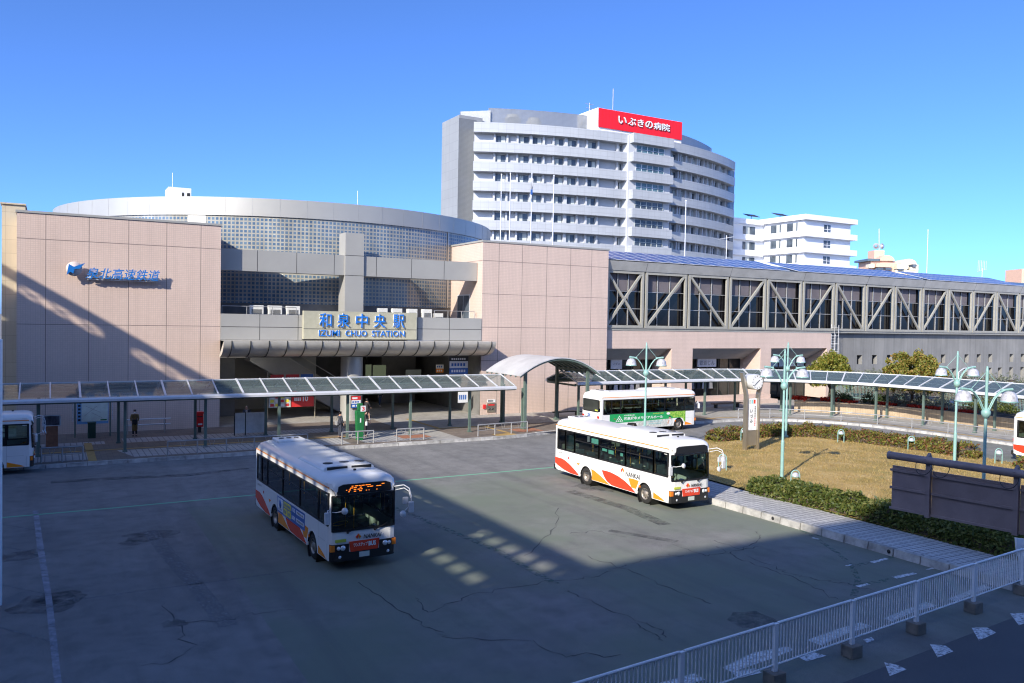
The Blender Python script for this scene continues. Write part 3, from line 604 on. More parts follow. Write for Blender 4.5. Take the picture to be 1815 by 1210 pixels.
for i, (x0, x1, z0, z1) in enumerate(openings):
    b = MB()
    for k in range(7):
        za = 5.5 - k * .16; b.hexa([(x0 + .02, 1.0 + k * .28, za - .15), (x1 - .02, 1.0 + k * .28, za - .15), (x1 - .02, 1.25 + k * .28, za - .15), (x0 + .02, 1.25 + k * .28, za - .15), (x0 + .02, .98 + k * .28, za), (x1 - .02, .98 + k * .28, za), (x1 - .02, 1.28 + k * .28, za), (x0 + .02, 1.28 + k * .28, za)])
    b.build('louvre', 'louvre', ht)
    b = MB(); b.face([(x0, 3.4, z0), (x1, 3.4, z0), (x1, 3.4, 4.5), (x0, 3.4, 4.5)]); gw = b.build('shop_window', 'shop_glass', ht)
    b = MB(); n = 6
    for k in range(n + 1): x = x0 + (x1 - x0) * k / n; b.box(x - .04, x + .04, 3.3, 3.39, z0, 4.5)
    for z in (3.35, 4.45): b.box(x0, x1, 3.28, 3.385, z - .05, z + .05)
    b.build('mullion', 'dark_steel', gw)
    if i == 2:
        for k in range(6): b = MB(); x = x0 + .2 + k * 1.35; b.box(x, x + 1.15, 3.36, 3.388, 3.45, 4.35); b.build('window_pane', 'win_sky_sheen', gw)
b = MB(); fr = []
for i in range(len(bays) - 1):
    x0, x1 = bays[i], bays[i + 1]; a, c = x0 + .11, x1 - .11; zb, zt = 7.43, 12.55
    b = MB(); b.box(a, a + .23, .5, .72, zb, zt); b.box(c - .23, c, .5, .72, zb, zt); b.box(a + .23, c - .23, .51, .71, zb, zb + .2); b.box(a + .23, c - .23, .51, .71, zt - .24, zt); b.box(c + .005, c + .215, .78, .9, zb, zt, 1)
    b.build('truss_frame', ['steel_frame', 'dark_steel'], ht)
    dg = [(a + .3, zb + .2, c - .3, zt - .25)] if i % 2 else [(a + .3, zt - .25, c - .3, zb + .2)]
    if i == 0: dg = [(a + .1, zb + .2, c - .3, zt - .25), (a + .1, zt - .25, c - .3, zb + .2)]
    for k, (xa, za, xb, zb2) in enumerate(dg): b = MB(); b.bar((xa, .615 + k * .012, za), (xb, .615 + k * .012, zb2), .20, .18, 0, (0, 1, 0)); b.build('truss_diagonal', 'steel_frame', ht)
    b = MB(); b.face([(x0, 1.05, zb - .1), (x1, 1.05, zb - .1), (x1, 1.05, zt), (x0, 1.05, zt)]); g = b.build('window', 'hall_glass', ht)
    b = MB()
    for k in (1, 2): x = a + .26 + (c - a - .52) * k / 3; b.box(x - .035, x + .035, .94, 1.04, zb, zt)
    for z in (9.15, 10.72): b.box(a, c, .96, 1.038, z - .03, z + .03)
    b.build('mullion', 'rail_grey', g)
    b = MB()
    for k in range(3):
        xa = a + .26 + (c - a - .52) * k / 3; gp = RND.uniform(.05, .45); b.box(xa + .06 + gp * .3, xa + (c - a - .52) / 3 - .06 - gp * .25, 1.035, 1.049, 10.78, 12.3)
    b.build('blind', 'blind_lilac', g)
b = MB()
b.hexa([(13.12, .45, 12.56), (XE, .45, 12.56), (XE, 2, 12.56), (13.12, 2, 12.56), (13.12, .15, 13.38), (XE, .15, 13.38), (XE, 2, 13.38), (13.12, 2, 13.38)])
for i, x in enumerate(bays[1:]): 
    if i % 2 == 0: b.hexa([(x - .012, .443, 12.57), (x + .012, .443, 12.57), (x + .012, .5, 12.57), (x - .012, .5, 12.57), (x - .012, .143, 13.37), (x + .012, .143, 13.37), (x + .012, .25, 13.37), (x - .012, .25, 13.37)], 1)
b.build('roof_fascia', ['truss_fascia', 'dark_steel'], ht)
b = MB(); b.hexa([(13.12, .6, 13.0), (XE, .6, 13.0), (XE, 16, 13.0), (13.12, 16, 13.0), (13.12, .6, 13.4), (XE, .6, 13.4), (XE, 8, 14.62), (13.12, 8, 14.62)]); b.build('roof', 'slate_roof', ht)
# solar panels: three rows up the slope, in three groups
def solar(x, r):
    y0, z0, y1, z1 = .62, 13.52, 5.3, 14.72; a = Vector((0, y1 - y0, z1 - z0)) / 3; P0 = Vector((x, y0, z0)) + a * r
    return P0, Vector((1.28, 0, 0)), a
sx = 13.2
while sx < 79.3:
    if not (36.3 < sx < 37.6 or 58.6 < sx < 59.9):
        for r in range(3):
            p, e, a = solar(sx, r); nrm = e.cross(a).normalized(); q = MB()
            q.obox(p + e / 2 + a / 2, e * .494, a * .492, nrm * .02, 1); f = p + e * .055 + a * .045 + nrm * .023
            q.face([f, f + e * .89, f + e * .89 + a * .91, f + a * .91]); q.build('solar_panel', ['solar_cell', 'aluminium'], ht) if (sx < 56) else fr.append(q)
    sx += 1.3
for k, q in enumerate(fr):
    if k == 0: big = MB()
    i = len(big.v); big.v += q.v; big.f += [tuple(i + j for j in f) for f in q.f]; big.mi += q.mi; big.sm += q.sm; big.uv += q.uv
o = big.build('solar_panel', ['solar_cell', 'aluminium'], ht); o['kind'] = 'stuff'
b = MB(); b.hexa([(79, 2.0, 13.3), (140, 2.0, 13.3), (140, 30, 13.3), (79, 30, 13.3), (79.5, 8, 14.35), (140, 8, 15.3), (140, 20, 15.3), (79.5, 20, 14.35)]); b.build('metal_roof', 'slate_roof', ht)
b = MB()
for x in (43.15, 43.75): b.tube([(x, .62, 1.5), (x, .62, 8.1)], .03, 6)
for k in range(22): b.tube([(43.15, .62, 1.6 + k * .29), (43.75, .62, 1.6 + k * .29)], .018, 5)
for k in range(7):
    z = 2.6 + k * .85; b.tube([(43.15 + .3 - .36 * math.cos(g), .62 - .7 * math.sin(g), z) for g in [math.pi * i / 8 for i in range(9)]], .018, 5)
for g in (.6, 1.57, 2.5): b.tube([(43.45 - .36 * math.cos(g), .62 - .7 * math.sin(g), 2.6), (43.45 - .36 * math.cos(g), .62 - .7 * math.sin(g), 8.0)], .015, 5)
b.build('caged_ladder', 'aluminium', ht)
b = MB()
for (x0, x1, y, z) in ((21.5, 33.2, -1.3, .55), (21.5, 33.2, -.35, .95)): b.box(x0, x1, y, y + (.95 if y < -1 else .88), .17, z)
b.build('low_wall', 'pink_tile', ht)
# goods in the shop windows
for i, x in enumerate((16.6, 17.2, 17.9, 18.5, 19.2, 24.6, 25.4, 26.1, 26.9, 27.6, 28.5)):
    b = MB(); y = 3.2; z = 2.65; k = RND.uniform(.8, 1.2)
    b.prism([(-.25 * k, 0), (.25 * k, 0), (.16 * k, -.55), (.24 * k, -1.3), (-.24 * k, -1.3), (-.16 * k, -.55)][::-1], lambda u, v: (x + u, y, z + v), lambda u, v: (x + u, y + .06, z + v))
    t = b.build('hanging_garment', ['cloth_white', 'bag_grey', 'cloth_navy'][i % 3]); tag(t, ['white', 'grey', 'dark navy'][i % 3] + ' garment hung in the shop window under the hall, ' + ('left' if i < 5 else 'middle') + ' opening', 'garment', 'garments hanging in the shop window'); 
s_ = tag((lambda m: (m.box(26.6, 29.1, 3.12, 3.25, 3.55, 4.42), m.build('shop_sign', 'white_board'))[1])(MB()), 'white illuminated shop sign with grey letters in the middle opening', 'sign')
text('letters', '鉄道じん', (26.85, 3.11, 3.72), (1, 0, 0), (0, 0, 1), 2.0, .5, 'rail_grey', s_, .01, .01)
s_ = tag((lambda m: (m.box(15.9, 17.2, 3.12, 3.25, 3.5, 4.42), m.build('shop_sign', 'white_board'))[1])(MB()), 'small white sign in the left opening of the hall', 'sign')
text('letters', 'いずみ', (16.1, 3.11, 3.85), (1, 0, 0), (0, 0, 1), .9, .24, 'rail_grey', s_, .01, .005)

# ------------------------------------------------------------------ hospital tower
hz = thing('hospital_building', 'tall white curved hospital block with stacked balcony bands', 'hospital', (68, 90, 0))
HCX, HCY, HR = 68., 133., 67.3
def hp(r, x=None, g=None, z=0):
    if g is None: g = math.asin((x - HCX) / HR)
    return Vector((HCX + r * math.sin(g), HCY - r * math.cos(g), z))
def hstrip(mb, r0, r1, x0, x1, z0, z1, n, m=0):   # solid curved strip between radii r0 < r1
    gs = [math.asin((x - HCX) / HR) for x in (x0, x1)]; P = []
    for i in range(n + 1):
        g = gs[0] + (gs[1] - gs[0]) * i / n
        for r in (r0, r1):
            for z in (z0, z1): P.append(hp(r, g=g, z=z))
    I = []
    for i in range(n):
        a, c = i * 4, i * 4 + 4
        I += [(a + 2, c + 2, c + 3, a + 3), (c, a, a + 1, c + 1), (a + 3, c + 3, c + 1, a + 1), (c + 2, a + 2, a, c)]
    I += [(0, 2, 3, 1), (n * 4 + 2, n * 4, n * 4 + 1, n * 4 + 3)]; U = []
    for p in P:
        g = math.atan2(p.x - HCX, HCY - p.y); U.append((g * HR, p.z))
    mb.faces(P, I, m, False, U)
FL = 3.5; ZT = 43.4
b = MB(); hstrip(b, 40, 65.7, 36.5, 101.2, 0, 43.2, 40); b.box(64.9, 75.1, 65.4, 70, 0, 43.2)
wins = []
for u in (388, 440, 518, 572, 597, 647, 722, 770, 797, 843, 912, 958, 1085, 1106, 1337, 1355, 1388, 1415, 1440, 1460, 1503, 1525, 1545, 1562, 1593, 1612, 1632, 1650, 1664, 1690):
    d = ray(760 + u / 3.2411, 284 if u < 1200 else 300); o = CAMP - Vector((HCX, HCY, 0)); A = d.x ** 2 + d.y ** 2; B = o.x * d.x + o.y * d.y; C = o.x ** 2 + o.y ** 2 - 65.7 ** 2
    tt = (-B - math.sqrt(B * B - A * C)) / A; p = CAMP + d * tt; wins.append(math.atan2(p.x - HCX, HCY - p.y))
wins = list(zip(wins[::2], wins[1::2]))
for k in range(10):   # fins between the windows
    zt, zb = ZT - k * FL - 1.7, ZT - (k + 1) * FL
    for g0, g1 in wins:
        for gg in (g0 - .006, g1 + .004):
            c = hp(66.0, g=gg, z=(zt + zb) / 2); rr = (hp(67, g=gg) - hp(66, g=gg)); rr.z = 0; b.obox(c, rr * .32, Vector((-rr.y, rr.x, 0)) * .17, (0, 0, (zt - zb) / 2))
b.build('wall', 'hosp_wall', hz)
for k in range(11):
    z1 = ZT - k * FL; z0 = z1 - 1.75; b = MB()
    hstrip(b, 67.05, 67.35, 36.4, 65.2, z0, z1, 22); hstrip(b, 67.05, 67.35, 74.9, 100.8, z0, z1, 20); hstrip(b, 65.6, 67.06, 36.4, 65.2, z0, z0 + .25, 22); hstrip(b, 65.6, 67.06, 74.9, 100.8, z0, z0 + .25, 20)
    b.box(65.2, 74.9, 64.2, 64.5, z0, z1); b.box(65.2, 65.5, 64.5, 67, z0, z1); b.box(74.6, 74.9, 64.5, 67, z0, z1); b.box(65.5, 74.6, 64.5, 66.3, z0, z0 + .25)
    b.build('balcony_band', 'white_cladding', hz)
made = 0; rest = MB(); restp = MB()
for k in range(10):
    zt, zb = ZT - k * FL - 1.75, ZT - (k + 1) * FL
    L = [(g0, g1, None) for g0, g1 in wins] + [(0, 0, (66.6, 73.4))]
    for g0, g1, cen in L:
        q = MB() if made < 50 else rest
        c = MB() if made < 50 else restp
        if cen:
            q.box(cen[0], cen[1], 65.3, 65.37, zb + .05, zt - .25); xs = [cen[0] + i * (cen[1] - cen[0]) / 5 for i in range(6)]
            for x in xs: c.box(x - .05, x + .05, 65.22, 65.295, zb, zt - .25)
            c.box(cen[0], cen[1], 65.2, 65.293, zb + .75, zb + .82)
        else:
            for q_, r, ga, gb, za, zc in ((q, 65.72, g0, g1, zb + .02, zt - .22), (c, 65.76, g0 + (g1 - g0) * RND.choice((.02, .5)), None, zb + .1, zt - .3)):
                if gb is None: gb = ga + (g1 - g0) * .45
                A_, B_ = hp(r, g=ga), hp(r, g=gb); q_.face([(A_.x, A_.y, za), (B_.x, B_.y, za), (B_.x, B_.y, zc), (A_.x, A_.y, zc)])
        if made < 50:
            wo = q.build('window', 'win_teal' if cen else 'win_glass', hz); c.build('frame' if cen else 'curtain', 'aluminium' if cen else 'curtain', wo)
        made += 1
o = rest.build('window', 'win_glass', hz); o['kind'] = 'stuff'; o = restp.build('curtain', 'curtain', hz); o['kind'] = 'stuff'
b = MB(); b.box(35.4, 40.2, 77.6, 85.1, 0, 45.4); b.build('stair_tower', 'far_cladding', hz)
b = MB(); b.box(35.3, 38.9, 77.45, 77.58, 8, 44.8); b.build('screen', 'screen_metal', hz); b = MB(); b.box(100.3, 101.5, 75.0, 77.2, 8, 42.6); b.build('screen', 'screen_metal', hz)
b = MB(); hstrip(b, 60.6, 61.0, 38.9, 104, 42.8, 47.6, 30); b.prism([(41.75, 77.4), (37.4, 81.2), (37.4, 81.5), (41.75, 77.7)][::-1], lambda x, y: (x, y, 42.8), lambda x, y: (x, y, 47.0)); b.build('roof_screen', 'screen_metal', hz)
p0, p1 = aty(1061, 191, 69), aty(1208, 217, 69); q0, q1 = aty(1061, 224, 69), aty(1208, 249, 69); zt, zb = (p0.z + p1.z) / 2, (q0.z + q1.z) / 2
b = MB(); b.box(p0.x - .1, p1.x + .1, 69.05, 76, 43, zt + .1); b.build('sign_house', 'annex_white', hz)
b = MB(); b.box(41, 99, 77, 84, 40, 43.2); b.build('roof', 'concrete', hz)
for u, v0 in ((1087, 157), (1045, 182)):
    q = aty(u, v0, 80); b = MB(); b.tube([(q.x, 80, 43), (q.x, 80, q.z)], .09, 5)
    if u < 1050:
        for k in range(3): b.tube([(q.x - 1.0 + k * .2, 80, q.z - .3 - k * .8), (q.x + 1.0 - k * .2, 80, q.z - .3 - k * .8)], .06, 5)
    b.build('antenna', 'rail_grey', hz)
for u, s in ((927, 1.), (965, 1.)):
    q = aty(u, 222, 75); b = MB(); b.cyl((q.x, 79), 1.5, 43.2, 46.6, 18); b.cyl((q.x, 79), 1.2, 46.6, 47.2, 18); b.build('cooling_tower', 'ac_white', hz)
rs = thing('hospital_sign', 'large red rooftop sign with white hiragana and kanji on the hospital', 'sign', ((p0.x + p1.x) / 2, 68.9, zb))
b = MB(); b.box(p0.x, p1.x, 68.8, 69, zb, zt); n = 26
for i in range(n): x = p0.x + (p1.x - p0.x) * i / n; b.box(x, x + .08, 68.77, 68.8, zb, zt)
b.build('board', 'hosp_red', rs)
us = [(1095.5, 1110), (1112.5, 1127), (1130, 1140.5), (1143.5, 1156.5), (1158.5, 1172), (1173.5, 1187)]
for (ua, ub), ch in zip(us, 'いぶきの病院'):
    xa, xb = aty(ua, 215, 68.7).x, aty(ub, 215, 68.7).x; hh = (zt - zb) * .40; text('letters', ch, (xa, 68.76, zb + (zt - zb) * .34), (1, 0, 0), (0, 0, 1), (xb - xa), hh, 'letter_white', rs, .2, .012, 'bag_grey')

# white annex
an = thing('annex_building', 'white four storey annex with stepped balcony bands beside the curved tower', 'building', (122, 75, 0))
b = MB(); b.box(115.9, 131.2, 67.9, 90, 0, 31.6); b.box(105, 116, 79.8, 92, 0, 31.0); b.build('wall', 'annex_white', an)
for k in range(6):
    z1 = 32.5 - k * 3.55; h = 1.15 if k == 0 else 1.3; b = MB(); b.box(115.1, 132.4, 66.9, 67.15, z1 - h, z1); b.box(115.1, 115.35, 67.15, 84, z1 - h, z1); b.box(132.15, 132.4, 67.15, 84, z1 - h, z1); b.box(115.35, 132.15, 67.15, 84, z1 - h + (.0 if k else .4), z1 - h + .25 + (.0 if k else .4)); b.build('balcony_band', 'annex_white', an)
    b = MB(); b.box(104, 115.05, 79.0, 79.25, z1 - h - .3, z1 - .3); b.box(104, 115.05, 79.25, 80, z1 - h - .3, z1 - h - .05); b.build('balcony_band', 'annex_white', an)
    if k: 
        for x0, x1 in ((122.2, 124.3),): b = MB(); b.box(x0, x1, 67.8, 67.88, z1 - .3, z1 + 1.75); wo = b.build('window', 'win_glass', an); b = MB(); b.box(x0, x1, 67.76, 67.79, z1 + .7, z1 + .8); b.box((x0 + x1) / 2 - .05, (x0 + x1) / 2 + .05, 67.755, 67.785, z1 - .3, z1 + 1.75); b.build('frame', 'annex_white', wo)
        for y0, y1 in ((69.8, 72.8), (74.6, 77.6), (80.4, 81.8)): b = MB(); b.box(115.8, 115.88, y0, y1, z1 + .1, z1 + 1.9); wo = b.build('window', 'win_glass', an); b = MB(); b.box(115.74, 115.79, y0 + .3, y0 + 1.2, z1 + .1, z1 + 1.9); b.build('curtain', 'curtain', wo)
        b = MB(); b.box(109.2, 113.0, 79.7, 79.78, z1 - .2, z1 + 1.6); wo = b.build('window', 'win_glass', an); b = MB(); b.box(110, 111.2, 79.66, 79.69, z1 - .2, z1 + 1.6); b.build('curtain', 'curtain', wo)
for x, y in ((113, 81), (117, 76)): b = MB(); b.obox((x, y, 33.4), (1.8, 0, 0), (0, .9, .35), (0, -.02, .05)); b.bar((x, y, 31.5), (x, y, 33.3), .1); b.build('roof_panel', 'dark_steel', an)

# far pink and cream apartment block
ap = thing('apartment_building', 'distant peach and cream apartment block with arched roof gables', 'apartments', (265, 153, 0))
def AP(u, v, Y): 
    d = ray(u, v); fw = _F0; return CAMP + d * (Y / d.dot(Vector((fw.x, fw.y, 0)).normalized()))
A0, A1 = AP(1540, 470, 330), AP(1582, 470, 330); B0, B1 = AP(1580, 470, 336), AP(1627, 470, 336); ex = (A1 - A0).normalized(); ex.z = 0; ey = Vector((-ex.y, ex.x, 0))
def apbox(mb, u0, u1, v0, v1, Y, dp, m=0):
    a, c = AP(u0, v1, Y), AP(u1, v1, Y); t = AP(u0, v0, Y).z; bz = a.z
    P = [Vector((q.x, q.y, 0)) for q in (a, c)]; P = [P[0], P[1], P[1] + ey * dp, P[0] + ey * dp]; mb.hexa([q + Vector((0, 0, bz)) for q in P] + [q + Vector((0, 0, t)) for q in P], m)
b = MB(); apbox(b, 1541, 1586, 462, 560, 330, 12); apbox(b, 1584, 1625, 468, 560, 336, 12, 1); apbox(b, 1549, 1567, 443, 464, 334, 6, 0); b.build('wall', ['apt_pink', 'apt_cream'], ap)
b = MB(); apbox(b, 1538, 1560, 458, 462, 329, 13); b.build('roof', 'slate_roof', ap)
for (u, v, r, Y, m) in ((1572, 462, 13.5, 329, 'apt_pink'), (1611, 469, 14, 335, 'apt_cream')):
    c = AP(u, v, Y); rr = (AP(u + r, v, Y) - c).length; b = MB(); pts = [(rr * math.cos(rad(k * 15)), rr * .75 * math.sin(rad(k * 15))) for k in range(13)]
    b.prism(pts, lambda x, z: c + ex * x + Vector((0, 0, z)), lambda x, z: c + ex * x + ey * 10 + Vector((0, 0, z))); b.build('arched_gable', m, ap)
for (u0, u1, v0, v1) in ((1540, 1550, 468, 474), (1553, 1580, 466, 473), (1553, 1584, 478, 484), (1540, 1551, 480, 486), (1590, 1610, 468, 476), (1587, 1612, 478, 485), (1614, 1627, 473, 478), (1614, 1627, 482, 488)):
    b = MB(); apbox(b, u0, u1, v0, v1, 327, 3); b.build('balcony', 'apt_cream' if u0 != 1553 else 'apt_pink', ap)
for (u0, u1, v0, v1) in ((1556, 1566, 474, 478), (1570, 1580, 474, 478), (1592, 1602, 476.3, 478), (1618, 1624, 468, 472.6)): b = MB(); apbox(b, u0, u1, v0, v1, 326, 3.2); b.build('window', 'win_glass', ap)
c = AP(1558, 436, 334); b = MB(); b.bar(AP(1558, 443, 334), AP(1558, 405, 334), .25); b.build('mast', 'aluminium', ap)
for dx in (-1.2, 1.2):
    b = MB(); q = c + ex * dx; b.lathe([(.35, .9), (.5, .4), (1.2, 0)], q, ey * -1 + ex * (.5 if dx > 0 else -.5), 12); b.build('loudspeaker', 'rail_grey', ap)
fb = tag((lambda m: (apbox(m, 1807, 1850, 476, 600, 300, 10), m.build('distant_building', 'apt_pink'))[1])(MB()), 'sliver of a distant pinkish building above the blue roof at far right', 'building')

# poles on and behind the station roof
for u, v0, lab in ((889, 309, 'leftmost of the four flagpoles behind the pink block'), (905, 307, 'second of the four flagpoles behind the pink block'), (943, 308, 'third flagpole behind the pink block carrying a limp flag'), (982, 311, 'rightmost of the four flagpoles behind the pink block')):
    p = aty(u, v0, 12.5); t = thing('flagpole', lab, 'flagpole', (p.x, 12.5, 9), 0, 'flagpoles behind the right pink block')
    b = MB(); b.tube([(p.x, 12.5, 9), (p.x, 12.5, p.z)], [.07, .045], 8); b.lathe([(0, -.1), (.1, 0), (0, .1)], (p.x, 12.5, p.z), n=8); b.build('pole', 'aluminium', t)
    if u == 943:
        b = MB(); q = [(-.02, 0), (.12, -.1), (.10, -.6), (-.1, -1.2), (-.32, -1.9), (-.30, -2.3), (-.12, -2.1), (-.04, -1.5)]
        b.prism(q, lambda x, z: (p.x + x, 12.42 + .05 * z, p.z - .4 + z), lambda x, z: (p.x + x + .05, 12.5 + .05 * z, p.z - .4 + z)); b.build('flag', 'cloth_white', t)
        b = MB(); b.box(p.x - .22, p.x - .02, 12.28, 12.33, p.z - 2.1, p.z - 1.6); b.build('flag_emblem', 'ad_blue', t)
for u, v0, y, lab, n_ in ((1216, 356, 16, 'thin white pole rising behind the solar roof before the hospital', 'flagpole'), (1645, 408, 22, 'tall thin pole with sensor tip behind solar roof at right', 'sensor_pole')):
    p = aty(u, v0, y); t = thing(n_, lab, 'pole', (p.x, y, 0)); b = MB(); b.tube([(p.x, y, 0), (p.x, y, p.z)], [.09, .05], 8); b.lathe([(0, -.12), (.14, 0), (0, .16)], (p.x, y, p.z), n=8); b.build('pole', 'aluminium', t)
for (u, v0, v1, lab) in ((1288, 420, 447, 'television aerial on the solar roof in front of the hospital'), (1741, 478, 508, 'white aerial with upright rods on far roof at right')):
    p, q = aty(u, v0, 8.5), aty(u, v1, 8.5); t = thing('aerial', lab, 'aerial', (p.x, 8.5, 14)); b = MB(); b.tube([(p.x, 8.5, 13.9), (p.x, 8.5, p.z + .2)], .05, 6); b.build('mast', 'aluminium', t); b = MB(); b.tube([(p.x - 1.1, 8.5, p.z - .3), (p.x + 1.0, 8.5, p.z + .1)], .035, 6)
    for k in range(6): x = p.x - 1 + k * .38; b.tube([(x, 8.2, p.z - .28 + k * .07), (x, 8.8, p.z - .28 + k * .07)], .02, 5) if u < 1500 else b.tube([(x, 8.5, p.z - .3 + k * .07), (x, 8.5, p.z + 1.3)], .025, 5)
    b.build('rods', 'aluminium', t)

# added building, unseen behind and left of the viewer, throwing the terminal's shadow
ml = thing('shadow_caster', 'unseen stepped building added behind the viewer to cast the long shadow', 'building', (-60, -70, 0))
HM = 26.; KX, KY = 10.8 / 6.5, 6.05 / 6.5
HA = 45.
XM, YM, YA = -14.0 - KX * HM, -36.9 - KY * HM, -36.9 - KY * HA
b = MB(); b.box(XM - 18, XM, YM - 8, -10, 0, HM - 3.2); b.box(XM - 18, XM, -10, 4, 0, 17)
for k in range(15): b.box(-125, 27 - KX * 3 * k, YA - 6, YA, 3 * k, 3 * k + 3); b.build('wall', 'caster_wall', ml)  # steps cut to block only the sun and leave the sky open
for y in range(int(YM), -16, 7):
    for z in (5, 10, 15): b = MB(); b.box(XM, XM + .05, y + .5, y + 5.5, z, z + 2.6); b.build('window', 'win_glass', ml)
for x in range(-120, -60, 10):
    for z in range(4, 40, 5): b = MB(); b.box(x, x + 7, YA, YA + .05, z, z + 2.6); b.build('window', 'win_glass', ml)
b = MB(); b.box(XM - .3, XM, YM - 8, -9, HM - .56, HM); b.box(XM - .3, XM, YM - 8, -36, HM - 2.12, HM - 1.1); b.box(XM - .3, XM, YM - 8, -36, HM - 3.25, HM - 2.60); b.box(XM - .3, XM, -36, -9, HM - 2.6, HM - 1.32); b.box(XM - .3, XM, -36, -9, HM - 3.3, HM - 2.92); b.box(XM - .3, XM, -36, -9, HM - 2.78, HM - 2.74)
y = YM - 8; k = 0
while y < -36:                       # short openings spaced for the sun patches on the asphalt
    b.box(XM - .28, XM - .02, y + .86, y + 1.1, HM - 1.12, HM - .5); y += 1.1; k += 1
yo = -36.9 - KY * (HM - 2.36)        # the few openings of the lower row
yb = YM - 8
while yb < -36: b.box(XM - .28, XM - .02, yb, yb + .24, HM - 2.62, HM - 2.1); yb += 1.1
y = -36
while y < -12:
    b.box(XM - .28, XM - .02, y, y + .9, HM - 3.2, HM - .6)
    for j in range(3): b.bar((XM - .15, y + .9 + j * .9, HM - .62), (XM - .15, y + 1.8 + j * .9, HM - 1.32), .07); b.bar((XM - .16, y + 1.8 + j * .9, HM - .62), (XM - .16, y + .9 + j * .9, HM - 1.32), .07)
    if k % 3 == 0: b.box(XM - .28, XM - .03, y, y + 2.2, HM - 3.2, HM - 2.4)
    y += 3.6; k += 1
b.build('shadow_frame', 'caster_wall', ml)  # slots shaped to drop sun patches on the ground and wall

# ------------------------------------------------------------------ bus shelter canopies
def canopy(root, path, posts_f, posts_b, off_f, off_r, off_b, npanes, zg=3.05, zr=3.95, ends=True):
    """path: list of (point, inward normal); inward = towards the road. Glass gable on green posts."""
    def P(i, o, z): p, n = path[i]; return Vector((p[0] + n[0] * o, p[1] + n[1] * o, z))
    n = len(path) - 1
    for nm, o, sgn in (('gutter', off_f, 1), ('gutter', off_b, -1)):
        b = MB(); prof = [(.0, .27), (.16 * sgn, .27), (.24 * sgn, .18), (.24 * sgn, .06), (.12 * sgn, .0), (.0, .0)]
        rows = [[P(i, o + a, zg + h - .02) for a, h in prof] for i in range(n + 1)]; m = len(prof)
        for i in range(n):
            for k in range(m):
                q = [rows[i][k], rows[i + 1][k], rows[i + 1][(k + 1) % m], rows[i][(k + 1) % m]]; b.face(q if sgn < 0 else q[::-1], 0 if k < 3 else 1)
        b.face(rows[0] if sgn < 0 else rows[0][::-1]); b.face(rows[-1][::-1] if sgn < 0 else rows[-1]); b.build(nm, ['aluminium', 'canopy_green'], root)
    b = MB(); 
    for i in range(n): b.bar(P(i, off_r, zr), P(i + 1, off_r, zr), .12, .10)
    b.build('ridge_beam', 'aluminium', root)
    for o in (off_f - .15, off_b + .15):
        b = MB()
        for i in range(n): b.bar(P(i, o, zg + .02), P(i + 1, o, zg + .02), .2, .16)
        b.build('eaves_beam', 'canopy_green', root)
    for i in range(n + 1):
        w_ = .11 if i % 3 == 0 else .07
        for o in (off_f - .02, off_b + .02): b = MB(); b.bar(P(i, o, zg + .26), P(i, off_r, zr + .045), w_, .07); b.build('rafter', 'aluminium', root)
        if i % 3 == 0: b = MB(); b.bar(P(i, off_f - .1, zg - .02), P(i, off_b + .1, zg - .02), .1, .14); b.build('tie_beam', 'canopy_green', root)
    for i in range(n):
        for o in (off_f - .03, off_b + .03):
            b = MB(); q = [P(i, o, zg + .255), P(i + 1, o, zg + .255), P(i + 1, off_r, zr + .02), P(i, off_r, zr + .02)]
            b.face(q if o > off_r else q[::-1]); b.build('glass_pane', 'canopy_glass', root)
    for ps in (posts_f, posts_b):
        for (x, y) in ps:
            b = MB(); b.box(x - .075, x + .075, y - .075, y + .075, .18, zg + .05); b.box(x - .12, x + .12, y - .12, y + .12, .176, .26); po = b.build('post', 'canopy_green', root)
c1 = thing('shelter_canopy', 'straight glass roofed bus shelter canopy on green posts before the entrance', 'canopy', (-20, -7, .17))
xs = [-41.2 + i * 1.42 for i in range(29)]
pf = [(x, -8.75) for x in (-39.0, -34.7, -30.4, -26.2, -21.95, -17.7, -13.4, -9.12, -4.75, -.55)]
pb = [(x, -5.25) for x in (-39.0, -34.7, -30.4, -26.3, -22.0, -17.7, -13.35, -9.0, -4.6, -.15)]
canopy(c1, [((min(x, -.35), -7.0), (0, -1)) for x in xs], pf, pb, 2.2, 0, -2.2, 1)
c2 = thing('shelter_canopy', 'curved glass roofed walkway canopy sweeping right behind the clock', 'canopy', (22, -10, .17))
CC = (17.5, -19.3); RR = 13.95
path = [((4.9 + i * 1.4, CC[1] + RR), (0, -1)) for i in range(9)]
path += [((CC[0] + RR * math.cos(rad(90 - k * 5.9)), CC[1] + RR * math.sin(rad(90 - k * 5.9))), (-math.cos(rad(90 - k * 5.9)), -math.sin(rad(90 - k * 5.9)))) for k in range(1, 16)]
path += [((CC[0] + RR - .02 * k, CC[1] - 1.42 * k), (-1, 0)) for k in range(1, 22)]
pf = [(5.6, -6.75), (9.9, -6.75), (14.2, -6.75), (18.5, -6.75), (22.2, -7.7), (25.5, -9.7), (27.85, -12.1), (29.4, -15.2), (30.0, -19.0), (29.75, -23.3), (29.7, -27.6), (29.6, -31.9), (29.5, -36)]
pb = [(5.5, -3.9), (9.9, -3.8), (14.2, -3.8), (19, -3.8), (23.7, -5.0), (27.3, -7.1), (30.3, -10.3), (32.2, -14.2), (32.9, -18.7), (32.6, -23.1), (32.6, -27.4), (32.5, -31.8), (32.4, -36)]
canopy(c2, path, pf, pb, 2.1, 0, -2.1, 1)
c3 = thing('arched_canopy', 'arched metal barrel roof bridging the gap between the two shelter canopies', 'canopy', (2.2, -7, .17))
b = MB(); n = 18; AX, AW, AZ0, AZ1 = 2.15, 3.4, 4.0, 5.22
